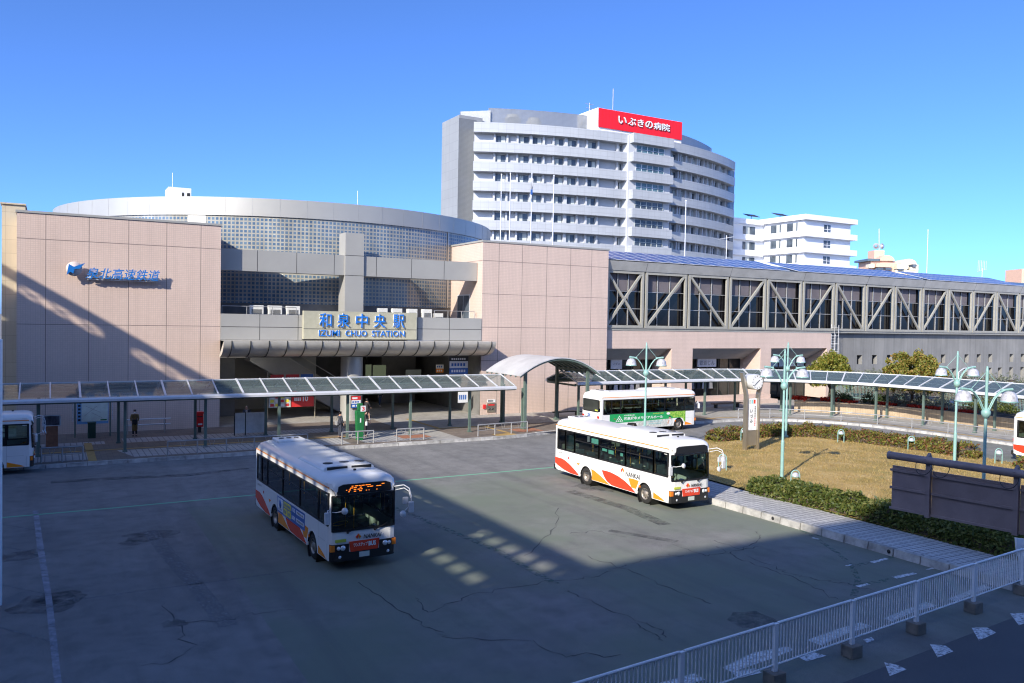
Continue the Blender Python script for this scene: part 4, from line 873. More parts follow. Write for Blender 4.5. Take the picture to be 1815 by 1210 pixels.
arcp = [(AX + AW * (-1 + 2 * i / n), AZ0 + (AZ1 - AZ0) * (1 - (-1 + 2 * i / n) ** 2)) for i in range(n + 1)]
for (x0, z0), (x1, z1) in zip(arcp, arcp[1:]): b.hexa([(x0, -9.65, z0), (x1, -9.65, z1), (x1, -4.4, z1), (x0, -4.4, z0), (x0, -9.65, z0 + .07), (x1, -9.65, z1 + .07), (x1, -4.4, z1 + .07), (x0, -4.4, z0 + .07)])
b.build('barrel_roof', 'arch_metal', c3)
for k in range(8):
    b = MB(); y = -9.55 + k * .72
    for (x0, z0), (x1, z1) in zip(arcp, arcp[1:]): b.bar((x0, y, z0 - .07), (x1, y, z1 - .07), .06, .12)
    b.build('rib', 'canopy_green', c3)
for (x, y) in ((-.5, -9.0), (-.15, -5.0), (4.85, -9.0), (4.75, -4.95)):
    zt = AZ0 + (AZ1 - AZ0) * (1 - ((x - AX) / AW) ** 2); b = MB(); b.box(x - .1, x + .1, y - .1, y + .1, .18, zt - .02); b.box(x - .16, x + .16, y - .16, y + .16, .176, .3); b.build('post', 'canopy_green', c3)
b = MB(); b.bar((-.5, -9, 4.25), (-.15, -5, 4.25), .1, .16); b.bar((4.85, -9, 4.25), (4.75, -4.95, 4.25), .1, .16); b.build('side_beam', 'canopy_green', c3)

# ------------------------------------------------------------------ street lamps, arch lights, clock
def lamp(lab, x, y, s=1.0, first=[None], z=.0):
    if first[0] is None:
        t = thing('street_lamp', lab, 'street lamp', (0, 0, 0), 0, 'teal twin dome street lamps')
        b = MB(); b.tube([(0, 0, 0), (0, 0, 2.0)], .085, 10); b.tube([(0, 0, 2.0), (0, 0, 2.08), (0, 0, 6.35)], [.085, .06, .055], 10); b.tube([(0, 0, 6.35), (0, 0, 6.55)], [.06, .03], 10); b.lathe([(.16, 0), (.16, .25)], (0, 0, 0), n=12); b.build('pole', 'pole_teal', t)
        b = MB(); b.lathe([(.0, -.18), (.10, -.16), (.17, -.02), (.17, .08), (.10, .2), (0, .22)], (0, 0, 4.72), n=14); b.build('collar', 'pole_teal', t)
        for sx in (-1, 1):
            b = MB(); q = [(.05, 4.75), (.16, 5.0), (.30, 5.3), (.50, 5.55), (.72, 5.66), (.95, 5.68)]
            for dy in (-.05, .05): b.tube([(sx * a, dy, z_) for a, z_ in q], .024, 7)
            b.tube([(sx * .55, 0, 5.62), (sx * 1.0, 0, 5.68)], .055, 8); ar = b.build('arm', 'pole_teal', t)
            b = MB(); b.tube([(sx * .05, 0, 6.3), (sx * .62, 0, 5.64)], .012, 5); b.build('stay', 'pole_teal', ar)
            b = MB(); b.lathe([(.0, .36), (.09, .355), (.18, .31), (.25, .22), (.285, .10), (.295, .0), (.31, -.03), (.31, -.06)], (sx * .88, 0, 5.24), n=20); dm = b.build('lamp_dome', 'dome_white', t)
            b = MB(); b.lathe([(.305, -.015), (.325, -.045), (.305, -.075), (.0, -.08)], (sx * .88, 0, 5.24), n=20); b.build('rim', 'pole_teal', dm)
        first[0] = t
    else: t = dup(first[0], label=lab)
    t.location = (x, y, z); t.scale = (s, s, s); t.rotation_euler = (0, 0, first_rz); return t
first_rz = rad(-29.5)
lamp('teal twin dome street lamp behind the nearest white bus', .5, -21.2, 1.0, z=.2)
lamp('teal street lamp nearest the low hedge, rising left of the pair', 1.1, -31.0, .985, z=.28)
lamp('teal street lamp rising out of the far hedge behind the clock', 13.7, -19.9, 1.0, z=.2)
lamp('teal street lamp standing just left of the billboard top behind its pipe', 13.7, -31.8, 1.0, z=.1)
lamp('nearest teal street lamp with large domes behind the billboard', .1, -41.4, .955, z=.27)
def arch_light(lab, x, y, z, first=[None]):
    if first[0] is None:
        t = thing('garden_light', lab, 'garden light', (0, 0, 0), 0, 'small arched garden lights')
        b = MB(); q = [(-.2, 0), (-.2, .62)] + [(-.2 * math.cos(rad(k * 15)), .62 + .24 * math.sin(rad(k * 15))) for k in range(1, 12)] + [(.2, .62), (.2, 0)]; b.tube([(x_, 0, z_) for x_, z_ in q], .028, 8); b.build('arch', 'pole_teal', t)
        b = MB(); b.lathe([(.0, .16), (.08, .15), (.14, .1), (.165, 0), (.165, -.05)], (0, 0, .6), n=16); b.build('dome', 'dome_white', t)
        b = MB(); b.lathe([(.168, -.01), (.175, -.05), (.0, -.06)], (0, 0, .6), n=16); b.build('rim', 'pole_teal', t); first[0] = t
    else: t = dup(first[0], label=lab)
    t.location = (x, y, z); t.rotation_euler = (0, 0, rad(-29.5)); return t
for x, y, lab in ((15.0, -23.3, 'arched garden light in front of the far hedge, right of the lamp pair'), (16.6, -27.2, 'arched garden light at far hedge directly above the billboard'), (16.7, -32.5, 'arched garden light at far right near the short hedge piece'), (.2, -27.9, 'arched garden light on dry lawn beside the white bus front'), (9.3, -20.4, 'arched garden light half hidden behind the clock leg'), (.1, -32.7, 'arched garden light peeking over the near hedge')):
    arch_light(lab, x, y, lawn_z(x, y) - .02)
ck = thing('clock_tower', 'bronze steel clock stand with white round clock and banner on lawn', 'clock', (6.5, -23.65, .4))
vx = Vector((math.cos(rad(-6)), math.sin(rad(-6)), 0)); co_ = Vector((6.55, -23.67, .35))
def ckp(a, d, z): return co_ + vx * a + Vector((-vx.y, vx.x, 0)) * d + Vector((0, 0, z))
for sg, wd in ((-1, .20), (1, .16)):
    b = MB(); q = [(.44 * sg, 0), (.44 * sg, 3.35), (.80 * sg, 4.72)]
    for (a0, z0), (a1, z1) in zip(q, q[1:]): b.bar(ckp(a0, 0, z0), ckp(a1, 0, z1 + (.04 if z1 < 4 else 0)), .14, .26, 0, (0, 1, 0))
    b.build('leg', 'stainless', ck)
b = MB(); b.prism([(-.36, .35), (.36, .35), (.36, 1.25), (-.36, 1.25)], lambda a, z: ckp(a, -.06, z), lambda a, z: ckp(a, .06, z)); b.build('lower_panel', 'stainless', ck)
b = MB(); b.prism([(-.35, 1.27), (.35, 1.27), (.35, 3.15), (-.35, 3.15)], lambda a, z: ckp(a, -.05, z), lambda a, z: ckp(a, .05, z)); bp = b.build('banner', 'white_board', ck)
rt = ckp(1, 0, 0) - ckp(0, 0, 0)
for i, ch in enumerate('いづみ'): text('lettering', ch, ckp(-.16, -.055, 2.3 - i * .30), rt, (0, 0, 1), .2, .2, 'black_ink', bp, .004, .01)
for i in range(12): b = MB(); b.prism([(.18, 2.62 - i * .1), (.24, 2.62 - i * .1), (.24, 2.69 - i * .1), (.18, 2.69 - i * .1)], lambda a, z: ckp(a, -.056, z), lambda a, z: ckp(a, -.05, z)); b.build('caption', 'black_ink' if i < 7 else 'red_ink', bp)
for k, c_ in enumerate(('ad_pale', 'sticker_teal', 'bus_red')): b = MB(); b.prism([(-.25 + k * .17, 2.85), (-.12 + k * .17, 2.85), (-.12 + k * .17, 3.08), (-.25 + k * .17, 3.08)], lambda a, z: ckp(a, -.056, z), lambda a, z: ckp(a, -.05, z)); b.build('caption', c_, bp)
fd = (Vector((CAMP.x, CAMP.y, 0)) - Vector((co_.x, co_.y, 0))).normalized(); fd = Matrix.Rotation(rad(42), 3, 'Z') @ fd
cc = ckp(.02, 0, 4.15)
b = MB(); b.lathe([(.0, -.42), (.40, -.42), (.46, -.36), (.46, .36), (.43, .40)], cc, fd, 36); b.build('clock_drum', 'aluminium', ck)
b = MB(); b.lathe([(.43, .385), (.0, .386)], cc, fd, 36, 0, False); cf = b.build('clock_face', 'white_board', ck)
cr_ = Vector((0, 0, 1)).cross(fd).normalized(); up = Vector((0, 0, 1)); o_ = cc + fd * .392
for k in range(12):
    g = rad(30 * k); dd = cr_ * math.sin(g) + up * math.cos(g); b = MB(); b.bar(o_ + dd * .32, o_ + dd * .39, .035, .01); b.build('hour_mark', 'black_ink', cf)
for g, L, wd in ((rad(228), .33, .025), (rad(52), .22, .035)): b = MB(); dd = cr_ * math.sin(g) + up * math.cos(g); b.bar(o_ + fd * .01 - dd * .05, o_ + fd * .01 + dd * L, wd, .01); b.build('clock_hand', 'black_ink', cf)
b = MB(); b.bar(ckp(-.62, 0, 4.15), cc - cr_ * .3, .06); b.bar(ckp(.62, 0, 4.15), cc + cr_ * .3, .06); b.build('bracket', 'stainless', ck)
b = MB(); b.lathe([(.462, -.35), (.462, .2)], cc, fd, 20, 0, True, rad(60), rad(150)); 

# ------------------------------------------------------------------ buses
BL, BH, ZW0, ZW1 = 8.92, 1.11, 1.42, 2.42
def bus_plan(front=True):
    pts = [(-.42, -BH), (-.2, -BH + .012), (-.07, -BH + .08), (-.02, -BH + .22), (.0, -.4), (.012, 0)]
    return pts + [(x, -y) for x, y in pts[-2::-1]]
def make_bus(label):
    t = thing('bus', label, 'bus', (0, 0, 0), 0, 'white and orange city buses')
    # side walls with wheel arches
    b = MB(); WX = (-1.72, -6.12); WR = .50
    low = [(-.42, .34)]
    for wx in WX:
        low += [(wx + WR * math.cos(g), .34 + max(0, WR * 1.18 * math.sin(g))) for g in [math.pi * k / 12 for k in range(13)]]
    low += [(-BL + .25, .36), (-BL + .1, .45), (-BL + .1, ZW0), (-.42, ZW0)]
    for sg in (-1, 1):
        f0 = lambda x, z, s=sg: (x, s * BH, z); f1 = lambda x, z, s=sg: (x, s * (BH - .05), z)
        b.prism(low[::-1] if sg < 0 else low, f0, f1)
        b.box(-BL + .1, -.42, sg * BH if sg < 0 else BH - .06, sg * BH + .06 if sg < 0 else BH, ZW1 + .02, 2.6)
        for xa, xb in ((-BL + .1, -BL + .28),): b.box(xa, xb, *(sorted((sg * BH, sg * (BH - .06)))), ZW0, ZW1 + .02)
        for wx in WX: b.lathe([(WR, 0), (WR, .5)], (wx, sg * BH, .36), (0, -sg, 0), 24, 1)
    # roof, lofted cross-sections
    prof = [(-BH, 2.6), (-BH, 2.66), (-BH + .03, 2.76), (-BH + .12, 2.86), (-BH + .32, 2.92), (-.4, 2.955), (0, 2.965)]; prof += [(-y, z) for y, z in prof[-2::-1]]
    st_ = [(-BL + .02, .72, -.34), (-BL + .04, .86, -.18), (-BL + .10, .96, -.05), (-BL + .3, 1, 0), (-4, 1, 0), (-.5, 1, 0), (-.24, .985, -.02), (-.10, .95, -.07), (-.03, .90, -.16), (.0, .86, -.30)]
    P = [(x, y * (1 if i in (3, 4, 5) else k), z + dz * (1 if z > 2.62 else .2)) for i, (x, k, dz) in enumerate(st_) for y, z in prof]; m = len(prof)
    b.faces(P, [(i * m + k, i * m + k + 1, (i + 1) * m + k + 1, (i + 1) * m + k) for i in range(len(st_) - 1) for k in range(m - 1)], 0, True)
    # front and rear skins
    pl = bus_plan()
    def skin(z0, z1, r0=0., r1=0., mi=0, sel=None, ofs=0.):
        for i in range(len(pl) - 1):
            if sel and not sel(i): continue
            (xa, ya), (xb, yb) = pl[i], pl[i + 1]; b.face([(xa + r0 + ofs, ya, z0), (xb + r0 + ofs, yb, z0), (xb + r1 + ofs, yb, z1), (xa + r1 + ofs, ya, z1)], mi, None, True)
    skin(.34, 1.26); skin(1.26, 1.43, 0, 0, 0, lambda i: i in (0, len(pl) - 2)); skin(1.26, 2.36, 0, -.05, 0, lambda i: i in (1, len(pl) - 3)); skin(2.36, 2.66, -.05, -.06); skin(2.66, 2.74, -.06, -.08)
    b.box(-.42, -.02, -BH + .08, BH - .08, .36, .38, 1)
    rl = [(-BL + .1, -BH), (-BL + .03, -BH + .06), (-BL, -BH + .2), (-BL - .02, 0), (-BL, BH - .2), (-BL + .03, BH - .06), (-BL + .1, BH)]
    for i in range(6):
        (xa, ya), (xb, yb) = rl[i + 1], rl[i]
        for z0, z1 in ((.42, 1.6), (2.42, 2.6)) if 1 <= i <= 4 else ((.42, 2.6),): b.face([(xa, ya, z0), (xb, yb, z0), (xb, yb, z1), (xa, ya, z1)], 0, None, True)
        b.face([(xa, ya, 2.6), (xb, yb, 2.6), (xb * .985 - .0, yb * .86, 2.8), (xa * .985, ya * .86, 2.8)], 0, None, True)
    b.build('body', ['bus_white', 'black_trim'], t)
    b = MB(); b.box(-BL + .3, -.3, -BH + .06, BH - .06, .55, .62); b.box(-BL + .08, -BL + 1.6, -BH + .06, BH - .06, .62, 1.2); b.build('floor', 'bus_floor', t)
    b = MB(); b.box(-BL + .1, -.5, -BH + .07, BH - .07, 2.62, 2.64); b.box(-BL + .12, -BL + .16, -BH + .1, BH - .1, 1.2, 1.6); b.build('ceiling', 'bus_inside', t)
    # side windows
    wx = [-.24, -1.16, -3.1, -5.12, -7.15, -7.95, -BL + .28]
    for sg in (-1, 1):
        for i, (xa, xb) in enumerate(zip(wx, wx[1:])):
            z0 = 1.42 - (.12 if i == 0 else 0); y = sg * (BH - .012); q = [(xb, y, ZW0), (xa, y, ZW0), (xa, y, ZW1 + .02), (xb, y, ZW1 + .02)]
            b = MB(); b.face(q if sg < 0 else q[::-1]); wo = b.build('side_window', 'bus_glass', t)
            b = MB(); y0, y1 = sorted((sg * (BH + .004), sg * (BH - .05)))
            for x in (xa, xb): b.box(x - .045, x + .045, y0, y1, ZW0, ZW1 + .03)
            b.box(xb, xa, y0, y1, ZW1 - .03, ZW1 + .035); b.box(xb, xa, y0, y1, ZW0 - .02, ZW0 + .05)
            if 1 <= i <= 3: b.box(xb, xa, y0, y1, 2.04, 2.08); 
            b.build('window_frame', 'black_trim', wo)
    # windscreen and rear window
    b = MB(); n = len(pl)
    for i in range(2, n - 3):
        (xa, ya), (xb, yb) = pl[i], pl[i + 1]; b.face([(xa, ya, 1.26), (xb, yb, 1.26), (xb - .05, yb, 2.36), (xa - .05, ya, 2.36)], 0, None, True)
    ws = b.build('windscreen', 'bus_glass', t)
    b = MB(); e = [(pl[i][0], pl[i][1]) for i in range(2, n - 2)]
    for (xa, ya), (xb, yb) in zip(e, e[1:]): b.bar((xa + .01, ya, 1.28), (xb + .01, yb, 1.28), .03, .06); b.bar((xa - .04, ya, 2.35), (xb - .04, yb, 2.35), .03, .05)
    for k in (0, -1): b.bar((e[k][0] + .01, e[k][1], 1.26), (e[k][0] - .04, e[k][1], 2.36), .04, .04)
    b.build('window_seal', 'black_trim', ws)
    for y in (-.55, .35): b = MB(); b.bar((.05, y, 1.22), (.05, y + .42, 1.40), .02); b.bar((.04, y, 1.2), (.055, y - .02, 1.25), .06); b.build('wiper', 'black_trim', t)
    b = MB(); b.face([(-BL - .012, BH - .25, 1.6), (-BL - .012, -BH + .25, 1.6), (-BL - .012, -BH + .25, 2.42), (-BL - .012, BH - .25, 2.42)]); rw = b.build('rear_window', 'shop_glass', t)
    b = MB(); 
    for z in (1.6, 2.42): b.box(-BL - .025, -BL + .02, -BH + .22, BH - .22, z - .03, z + .03)
    for y in (-BH + .23, BH - .23): b.box(-BL - .025, -BL + .02, y - .03, y + .03, 1.6, 2.42)
    b.build('window_seal', 'black_trim', rw)
    b = MB(); b.box(-BL - .02, -BL - .014, -BH + .3, -BH + .62, 1.66, 1.75); b.build('rear_label', 'yellow_green', rw)
    # destination display
    b = MB(); q = [(-.86, 2.40), (.86, 2.40), (.89, 2.46), (.86, 2.66), (.7, 2.72), (-.7, 2.72), (-.86, 2.66), (-.89, 2.46)]
    b.prism(q, lambda y, z: (.012, y, z), lambda y, z: (-.05, y, z)); b.build('destination_display', 'black_trim', t)
    # front trim
    def xat(y):
        y = -abs(y)
        for (xa, ya), (xb, yb) in zip(pl, pl[1:]):
            if ya <= y <= yb: return xa + (xb - xa) * (y - ya) / (yb - ya)
        return pl[0][0]
    ys = [-1.105, -1.08, -1.03, -.96, -.89, -.75, -.6, -.5, -.4, 0]; ys += [-q for q in ys[-2::-1]]
    b = MB()
    for ya, yb in zip(ys, ys[1:]):
        za, zb = (.86 if abs(ya) >= .5 else .6), (.86 if abs(yb) >= .5 else .6)
        if abs(ya) == .5 and abs(yb) < .5: za = .6
        if abs(yb) == .5 and abs(ya) < .5: zb = .6
        b.face([(xat(ya) + .012, ya, .33), (xat(yb) + .012, yb, .33), (xat(yb) + .012, yb, zb), (xat(ya) + .012, ya, za)], 0, None, True); b.face([(xat(ya) + .012, ya, za), (xat(yb) + .012, yb, zb), (xat(yb) - .02, yb, zb), (xat(ya) - .02, ya, za)])
    b.build('bumper', 'black_trim', t)
    b = MB(); b.prism([(-.5, .92), (.5, .92), (.45, .60), (-.45, .60)][::-1], lambda y, z: (.036, y, z), lambda y, z: (.0, y, z)); b.build('front_panel', 'bus_red', t)
    for sg in (-1, 1):
        b = MB(); b.lathe([(.0, .03), (.07, .025), (.085, 0)], (.015, sg * .70, .74), (1, 0, 0), 14); b.lathe([(.0, .03), (.05, .025), (.06, 0)], (.015, sg * .84, .74), (1, 0, 0), 14); b.build('headlight', 'lamp_lens', t)
        b = MB(); b.box(-.14, -.028, *sorted((sg * .945, sg * 1.085)), .64, .84) ; b.build('turn_signal', 'amber', t)
        b = MB(); b.lathe([(.0, .02), (.05, .0)], (.022, sg * .8, .47), (1, 0, 0), 12); b.build('fog_lamp', 'lamp_lens', t)
        b = MB(); b.box(-BL - .035, -BL, sg * .88 - .1, sg * .88 + .1, 1.15, 1.32); b.build('tail_light', 'tail_red', t)
    b = MB(); b.box(.02, .032, -.17, .17, .40, .56); b.build('number_plate', 'plate_white', t)
    b = MB(); b.box(.0, .024, -.95, -.6, .93, 1.02); b.build('eco_label', 'yellow_green', t)
    b = MB(); b.box(-BL - .06, -BL + .2, -BH + .02, BH - .02, .34, .58); b.build('rear_bumper', 'black_trim', t)
    # roof pod
    b = MB(); pr = [(-.86, 2.90), (-.84, 2.99), (-.74, 3.06), (-.1, 3.08), (.1, 3.08), (.74, 3.06), (.84, 2.99), (.86, 2.90)]; xs_ = [(-4.25, .0), (-4.05, .8), (-3.85, 1.), (-1.5, 1.), (-1.38, .96)]
    P = [(x, y, 2.90 + (z - 2.90) * max(.05, k)) for x, k in xs_ for y, z in pr]; b.faces(P, [(i * 8 + k, i * 8 + k + 1, (i + 1) * 8 + k + 1, (i + 1) * 8 + k) for i in range(4) for k in range(7)], 0, True)
    b.face([P[32 + k] for k in range(8)][::-1]); pod = b.build('roof_cooler', 'bus_white', t)
    for s in (-1, 1): b = MB(); b.box(-1.40, -1.374, *sorted((s * .07, s * .76)), 2.935, 3.03); b.build('intake', 'black_trim', pod)
    for y in (-.55, 0, .55): b = MB(); b.lathe([(.17, 0), (.17, .015), (0, .018)], (-1.9, y, 3.066), n=20); b.build('fan', 'dark_steel', pod)
    b = MB(); b.box(-BL + .3, -BL + 1.2, -.55, .55, 2.94, 3.05); rp = b.build('rear_vent', 'bus_white', t, .04)
    for y in (-.3, 0, .3): b = MB(); b.lathe([(.1, 0), (.1, .02), (0, .02)], (-BL + .75, y, 3.05), n=14); b.build('vent_hole', 'black_trim', rp)
    b = MB(); b.lathe([(.05, 0), (.05, .05), (0, .06)], (-.9, 0, 2.96), n=10); b.build('roof_cap', 'black_trim', t)
    # stripe
    for sg in (-1, 1): b = MB(); b.box(-BL + .12, -.2, *sorted((sg * (BH + .006), sg * (BH - .02))), 2.595, 2.635); b.build('stripe', 'bus_strip', t)
    # wheels
    for wx_ in WX:
        for sg in (-1, 1):
            b = MB(); b.lathe([(.25, .0), (.40, .0), (.435, .03), (.44, .08), (.44, .2), (.42, .24), (.25, .24)], (wx_, sg * (BH - .03), .44), (0, -sg, 0), 28); wh = b.build('wheel', 'rubber', t)
            b = MB(); b.lathe([(.26, .0), (.25, .03), (.20, .06 if wx_ > -3 else .12), (.14, .05 if wx_ > -3 else .14), (.10, .0 if wx_ > -3 else .12), (.0, -.01 if wx_ > -3 else .1)], (wx_, sg * (BH - .026), .44), (0, -sg, 0), 24); rm = b.build('rim', 'rim_steel', wh)
            b = MB()
            for k in range(8): g = k * math.pi / 4; b.lathe([(.03, 0), (0, .002)], (wx_ + .185 * math.cos(g), sg * (BH - .03 - .045 + (.0 if wx_ > -3 else -.06)), .44 + .185 * math.sin(g)), (0, sg, 0), 8)
            b.build('rim_hole', 'black_trim', rm)
    # mirrors
    b = MB(); b.tube([(-.05, -BH, 1.95), (.10, -BH - .12, 1.98), (.12, -BH - .14, 1.9)], .02, 7); mr = b.build('mirror_arm', 'mirror_white', t)
    b = MB(); b.box(.06, .16, -BH - .23, -BH - .05, 1.55, 1.93); b.build('mirror', 'mirror_white', mr, .03)
    b = MB(); b.tube([(.02, -BH + .05, 1.9), (.2, -BH + .1, 1.92), (.36, -BH + .28, 1.98)], .015, 6); mr = b.build('mirror_arm', 'mirror_white', t)
    b = MB(); b.lathe([(.0, .05), (.09, .03), (.11, 0), (0, -.01)], (.38, -BH + .32, 1.98), (1, 0, .2), 16); b.build('round_mirror', 'mirror_white', mr)
    b = MB(); b.tube([(-.05, BH - .1, 2.5), (.22, BH + .12, 2.58), (.42, BH + .22, 2.5), (.5, BH + .26, 2.25), (.48, BH + .27, 1.95)], .02, 7); b.tube([(-.05, BH - .05, 2.38), (.22, BH + .13, 2.48), (.4, BH + .22, 2.4), (.46, BH + .25, 2.2)], .015, 6); mr = b.build('mirror_arm', 'mirror_white', t)
    b = MB(); b.box(.42, .52, BH + .17, BH + .36, 1.72, 2.08); b.build('mirror', 'mirror_white', mr, .03)
    b = MB(); b.box(.36, .44, BH + .02, BH + .18, 2.02, 2.22); b.lathe([(.0, .05), (.09, .03), (.11, 0)], (.5, BH - .02, 1.72), (1, 0, .3), 14); b.tube([(.48, BH + .2, 1.95), (.46, BH + .0, 1.74)], .014, 6); b.build('round_mirror', 'mirror_white', mr)
    # inside
    for x in (-2.4, -3.3, -4.2, -5.1, -6.0, -6.9, -7.8):
        zf = .62 if x > -7.2 else 1.2
        for y in (-.75, .75):
            b = MB(); b.box(x - .22, x + .22, y - .24, y + .24, zf + .3, zf + .42); b.box(x - .28, x - .2, y - .24, y + .24, zf + .42, zf + .95); b.build('seat', 'seat_cloth', t, .03)
    b = MB(); b.box(-1.25, -.8, -.85, -.4, .9, 1.05); b.box(-1.32, -1.22, -.85, -.4, 1.05, 1.75); b.build('driver_seat', 'seat_cloth', t, .03)
    b = MB(); b.lathe([(.24, -.015), (.26, 0), (.24, .015), (.225, 0), (.24, -.015)], (-.55, -.6, 1.38), (-.5, 0, .86), 24); b.build('steering_wheel', 'handrail', t)
    b = MB(); b.box(-.5, -.12, -BH + .1, BH - .1, .62, 1.2); b.build('dashboard', 'black_trim', t, .05)
    for x, y in ((-1.7, .3), (-2.9, -.45), (-2.9, .45), (-4.7, -.45), (-4.7, .45), (-6.5, -.45)): b = MB(); b.tube([(x, y, .62), (x, y, 2.62)], .018, 6); b.build('grab_pole', 'handrail', t)
    b = MB(); b.box(-.25, -.1, -.1, .15, 2.05, 2.25); b.build('inner_mirror', 'black_trim', t)
    # seams, door panel
    b = MB(); y = -BH - .0025
    for xa, xb, za, zb in ((-1.13, -1.12, .36, 1.42), (-1.12, -.42, .90, .908), (-7.6, -7.59, .45, 1.42)): b.box(xa, xb, y, y + .01, za, zb)
    b.build('panel_seam', 'rail_grey', t)
    b = MB(); b.lathe([(.0, .012), (.05, .01), (.06, 0)], (-7.65, -BH, 1.08), (0, -1, 0), 12); b.build('side_lamp', 'tail_red', t)
    b = MB(); b.box(-2.12, -2.0, -BH - .012, -BH + .01, .66, .74); b.build('side_marker', 'amber', t)
    return t
def decal(bus, name, poly, m, side=-1, e=.004):   # livery shape on the side (x behind the front, z)
    b = MB(); y0, y1 = side * (BH + e), side * (BH - .01); q = [(-x, z) for x, z in poly]
    A = sum(q[i][0] * q[(i + 1) % len(q)][1] - q[(i + 1) % len(q)][0] * q[i][1] for i in range(len(q)))
    if (A > 0) != (side < 0): q = q[::-1]
    b.prism(q, lambda x, z: (x, y0, z), lambda x, z: (x, y1, z)); return b.build(name, m, bus, 0, True)
def swoosh(bus, keep_red=True):
    decal(bus, 'rear_swoosh', [(8.86, .97), (8.24, .97), (7.9, .91), (7.45, .75), (7.0, .55), (6.76, .42), (6.72, .36), (7.4, .36), (8.05, .44), (8.6, .58), (8.84, .68)], 'bus_red')
    decal(bus, 'front_swoosh', [(1.12, .62), (.95, .57), (.6, .47), (.36, .37), (1.12, .36)], 'bus_orange')
    b = MB(); b.prism([(-.36 - .62 * 0, .36), (-.36, .36), (-.36, .36)], lambda x, z: (x, -BH, z), lambda x, z: (x, -BH, z)) if 0 else None
def side_livery(bus):
    swoosh(bus)
    decal(bus, 'orange_swoosh', [(6.95, .97), (6.62, .97), (6.8, .85)], 'bus_orange')
    decal(bus, 'orange_swoosh', [(5.70, .86), (5.44, .82), (4.95, .66), (4.45, .46), (4.2, .36), (5.64, .36), (5.62, .6)], 'bus_orange')
    decal(bus, 'red_swoosh', [(4.85, .95), (4.5, .97), (4.13, .96), (3.6, .88), (3.1, .75), (2.7, .58), (2.35, .38), (2.34, .36), (3.5, .36), (4.1, .38), (4.45, .5), (4.7, .72)], 'bus_red')
    decal(bus, 'orange_swoosh', [(2.85, .93), (2.5, .95), (2.12, .93), (2.17, .8), (2.3, .54), (2.62, .54), (2.75, .72)], 'bus_orange')
def logo(bus, x, z, s, front=False, y=0.):
    if front: f = lambda a, c: (.042, y + a * s, z + c * s); g = lambda a, c: (.0, y + a * s, z + c * s)
    else: f = lambda a, c: (-x + a * s, -BH - .005, z + c * s); g = lambda a, c: (-x + a * s, -BH + .01, z + c * s)
    for q, m in (([(0, 1), (-.9, .1), (-.45, -.6), (-.25, -.1), (0, .2)], 'bus_red'), ([(0, 1), (0, .2), (.3, -.15), (.25, -.6), (.9, .1)], 'bus_orange')):
        b = MB(); b.prism(q, f, g); b.build('emblem', m, bus, 0, True)
def bus_text(bus, s, x0, x1, z0, z1, m, bold=0., e=.004, nm='lettering'):   # on the visible (right) side, x measured back from the front
    text(nm, s, (-x0, -BH - e, z0), (1, 0, 0), (0, 0, 1), x0 - x1, z1 - z0, m, bus, .004, bold, None, 0, True)
def front_text(bus, s, y0, y1, z0, z1, m, bold=0., sh=0., e=.04):
    text('lettering', s, (e, y0, z0), (0, 1, 0), (0, 0, 1), y1 - y0, z1 - z0, m, bus, .004, bold, None, sh, True)
bus_c = make_bus('white bus with green memorial hall advert along its side, parked at the kerb')
bus_a = dup(bus_c, label='white bus with blue and yellow advert in shadow, lit orange destination display')
bus_b = dup(bus_c, label='sunlit white bus with red and orange swooshes beside the lawn island')
bus_d = dup(bus_c, label='front end of a white bus at the left edge in shadow')
bus_e = dup(bus_c, label='rear corner of a white bus cut off at the right edge')
bus_a.location = (-22.36 + 1.11, -34.44, 0); bus_a.rotation_euler = (0, 0, rad(-87.8))
bus_b.location = (-7.26 + 1.11, -32.63, 0); bus_b.rotation_euler = (0, 0, rad(-89.4))
bus_c.location = (12.35, -12.5 + 1.12, 0); bus_c.rotation_euler = (0, 0, rad(1.0))
bus_d.location = (-30.55, -12.85 + 1.11, 0); bus_d.rotation_euler = (0, 0, rad(.5))
bus_e.location = (22.5, -39.8, 0); bus_e.rotation_euler = (0, 0, rad(-86))
for bb in (bus_a, bus_b, bus_d, bus_e): side_livery(bb)
for bb in (bus_a, bus_b):
    logo(bb, 0, 1.04, .10, True, -.2); front_text(bb, 'NANKAI', -.04, .56, .97, 1.10, 'black_ink', .016, .25)
    front_text(bb, 'ワンステップ', -.36, .1, .74, .86, 'letter_white', .02); front_text(bb, 'BUS', .13, .38, .72, .87, 'letter_white', .05)
logo(bus_b, 3.28, 1.18, .15); bus_text(bus_b, 'NANKAI', 3.05, 2.05, .99, 1.2, 'black_ink', .016); bus_text(bus_b, '南海バス', 8.5, 7.95, 1.22, 1.30, 'rail_grey')
bus_text(bus_a, '南海バス', 8.5, 7.95, 1.22, 1.30, 'rail_grey')
for x0, x1, z0, z1 in ((5.75, 5.15, 2.1, 2.34), (4.9, 4.5, 1.86, 1.98), (4.4, 4.0, 1.8, 1.98), (3.5, 3.3, 1.82, 1.96)): b = MB(); b.box(-x0, -x1, -BH + .02, -BH + .024, z0, z1); b.build('window_sticker', 'sticker_teal', bus_b, 0, True)
# lit display of the nearest bus (rows of small lit segments, as unreadable as in the photograph)
for r_, (ya, yb) in enumerate(((-.5, .65), (-.62, .6), (-.62, .5), (-.55, .45))):
    y = ya; b = MB()
    while y < yb:
        l = RND.uniform(.02, .10)
        if RND.random() < .6: b.box(.012, .016, y, y + l, 2.64 - r_ * .055, 2.657 - r_ * .055)
        y += l + RND.uniform(.015, .06)
    b.build('display_row', 'led_orange', bus_a, 0, True)
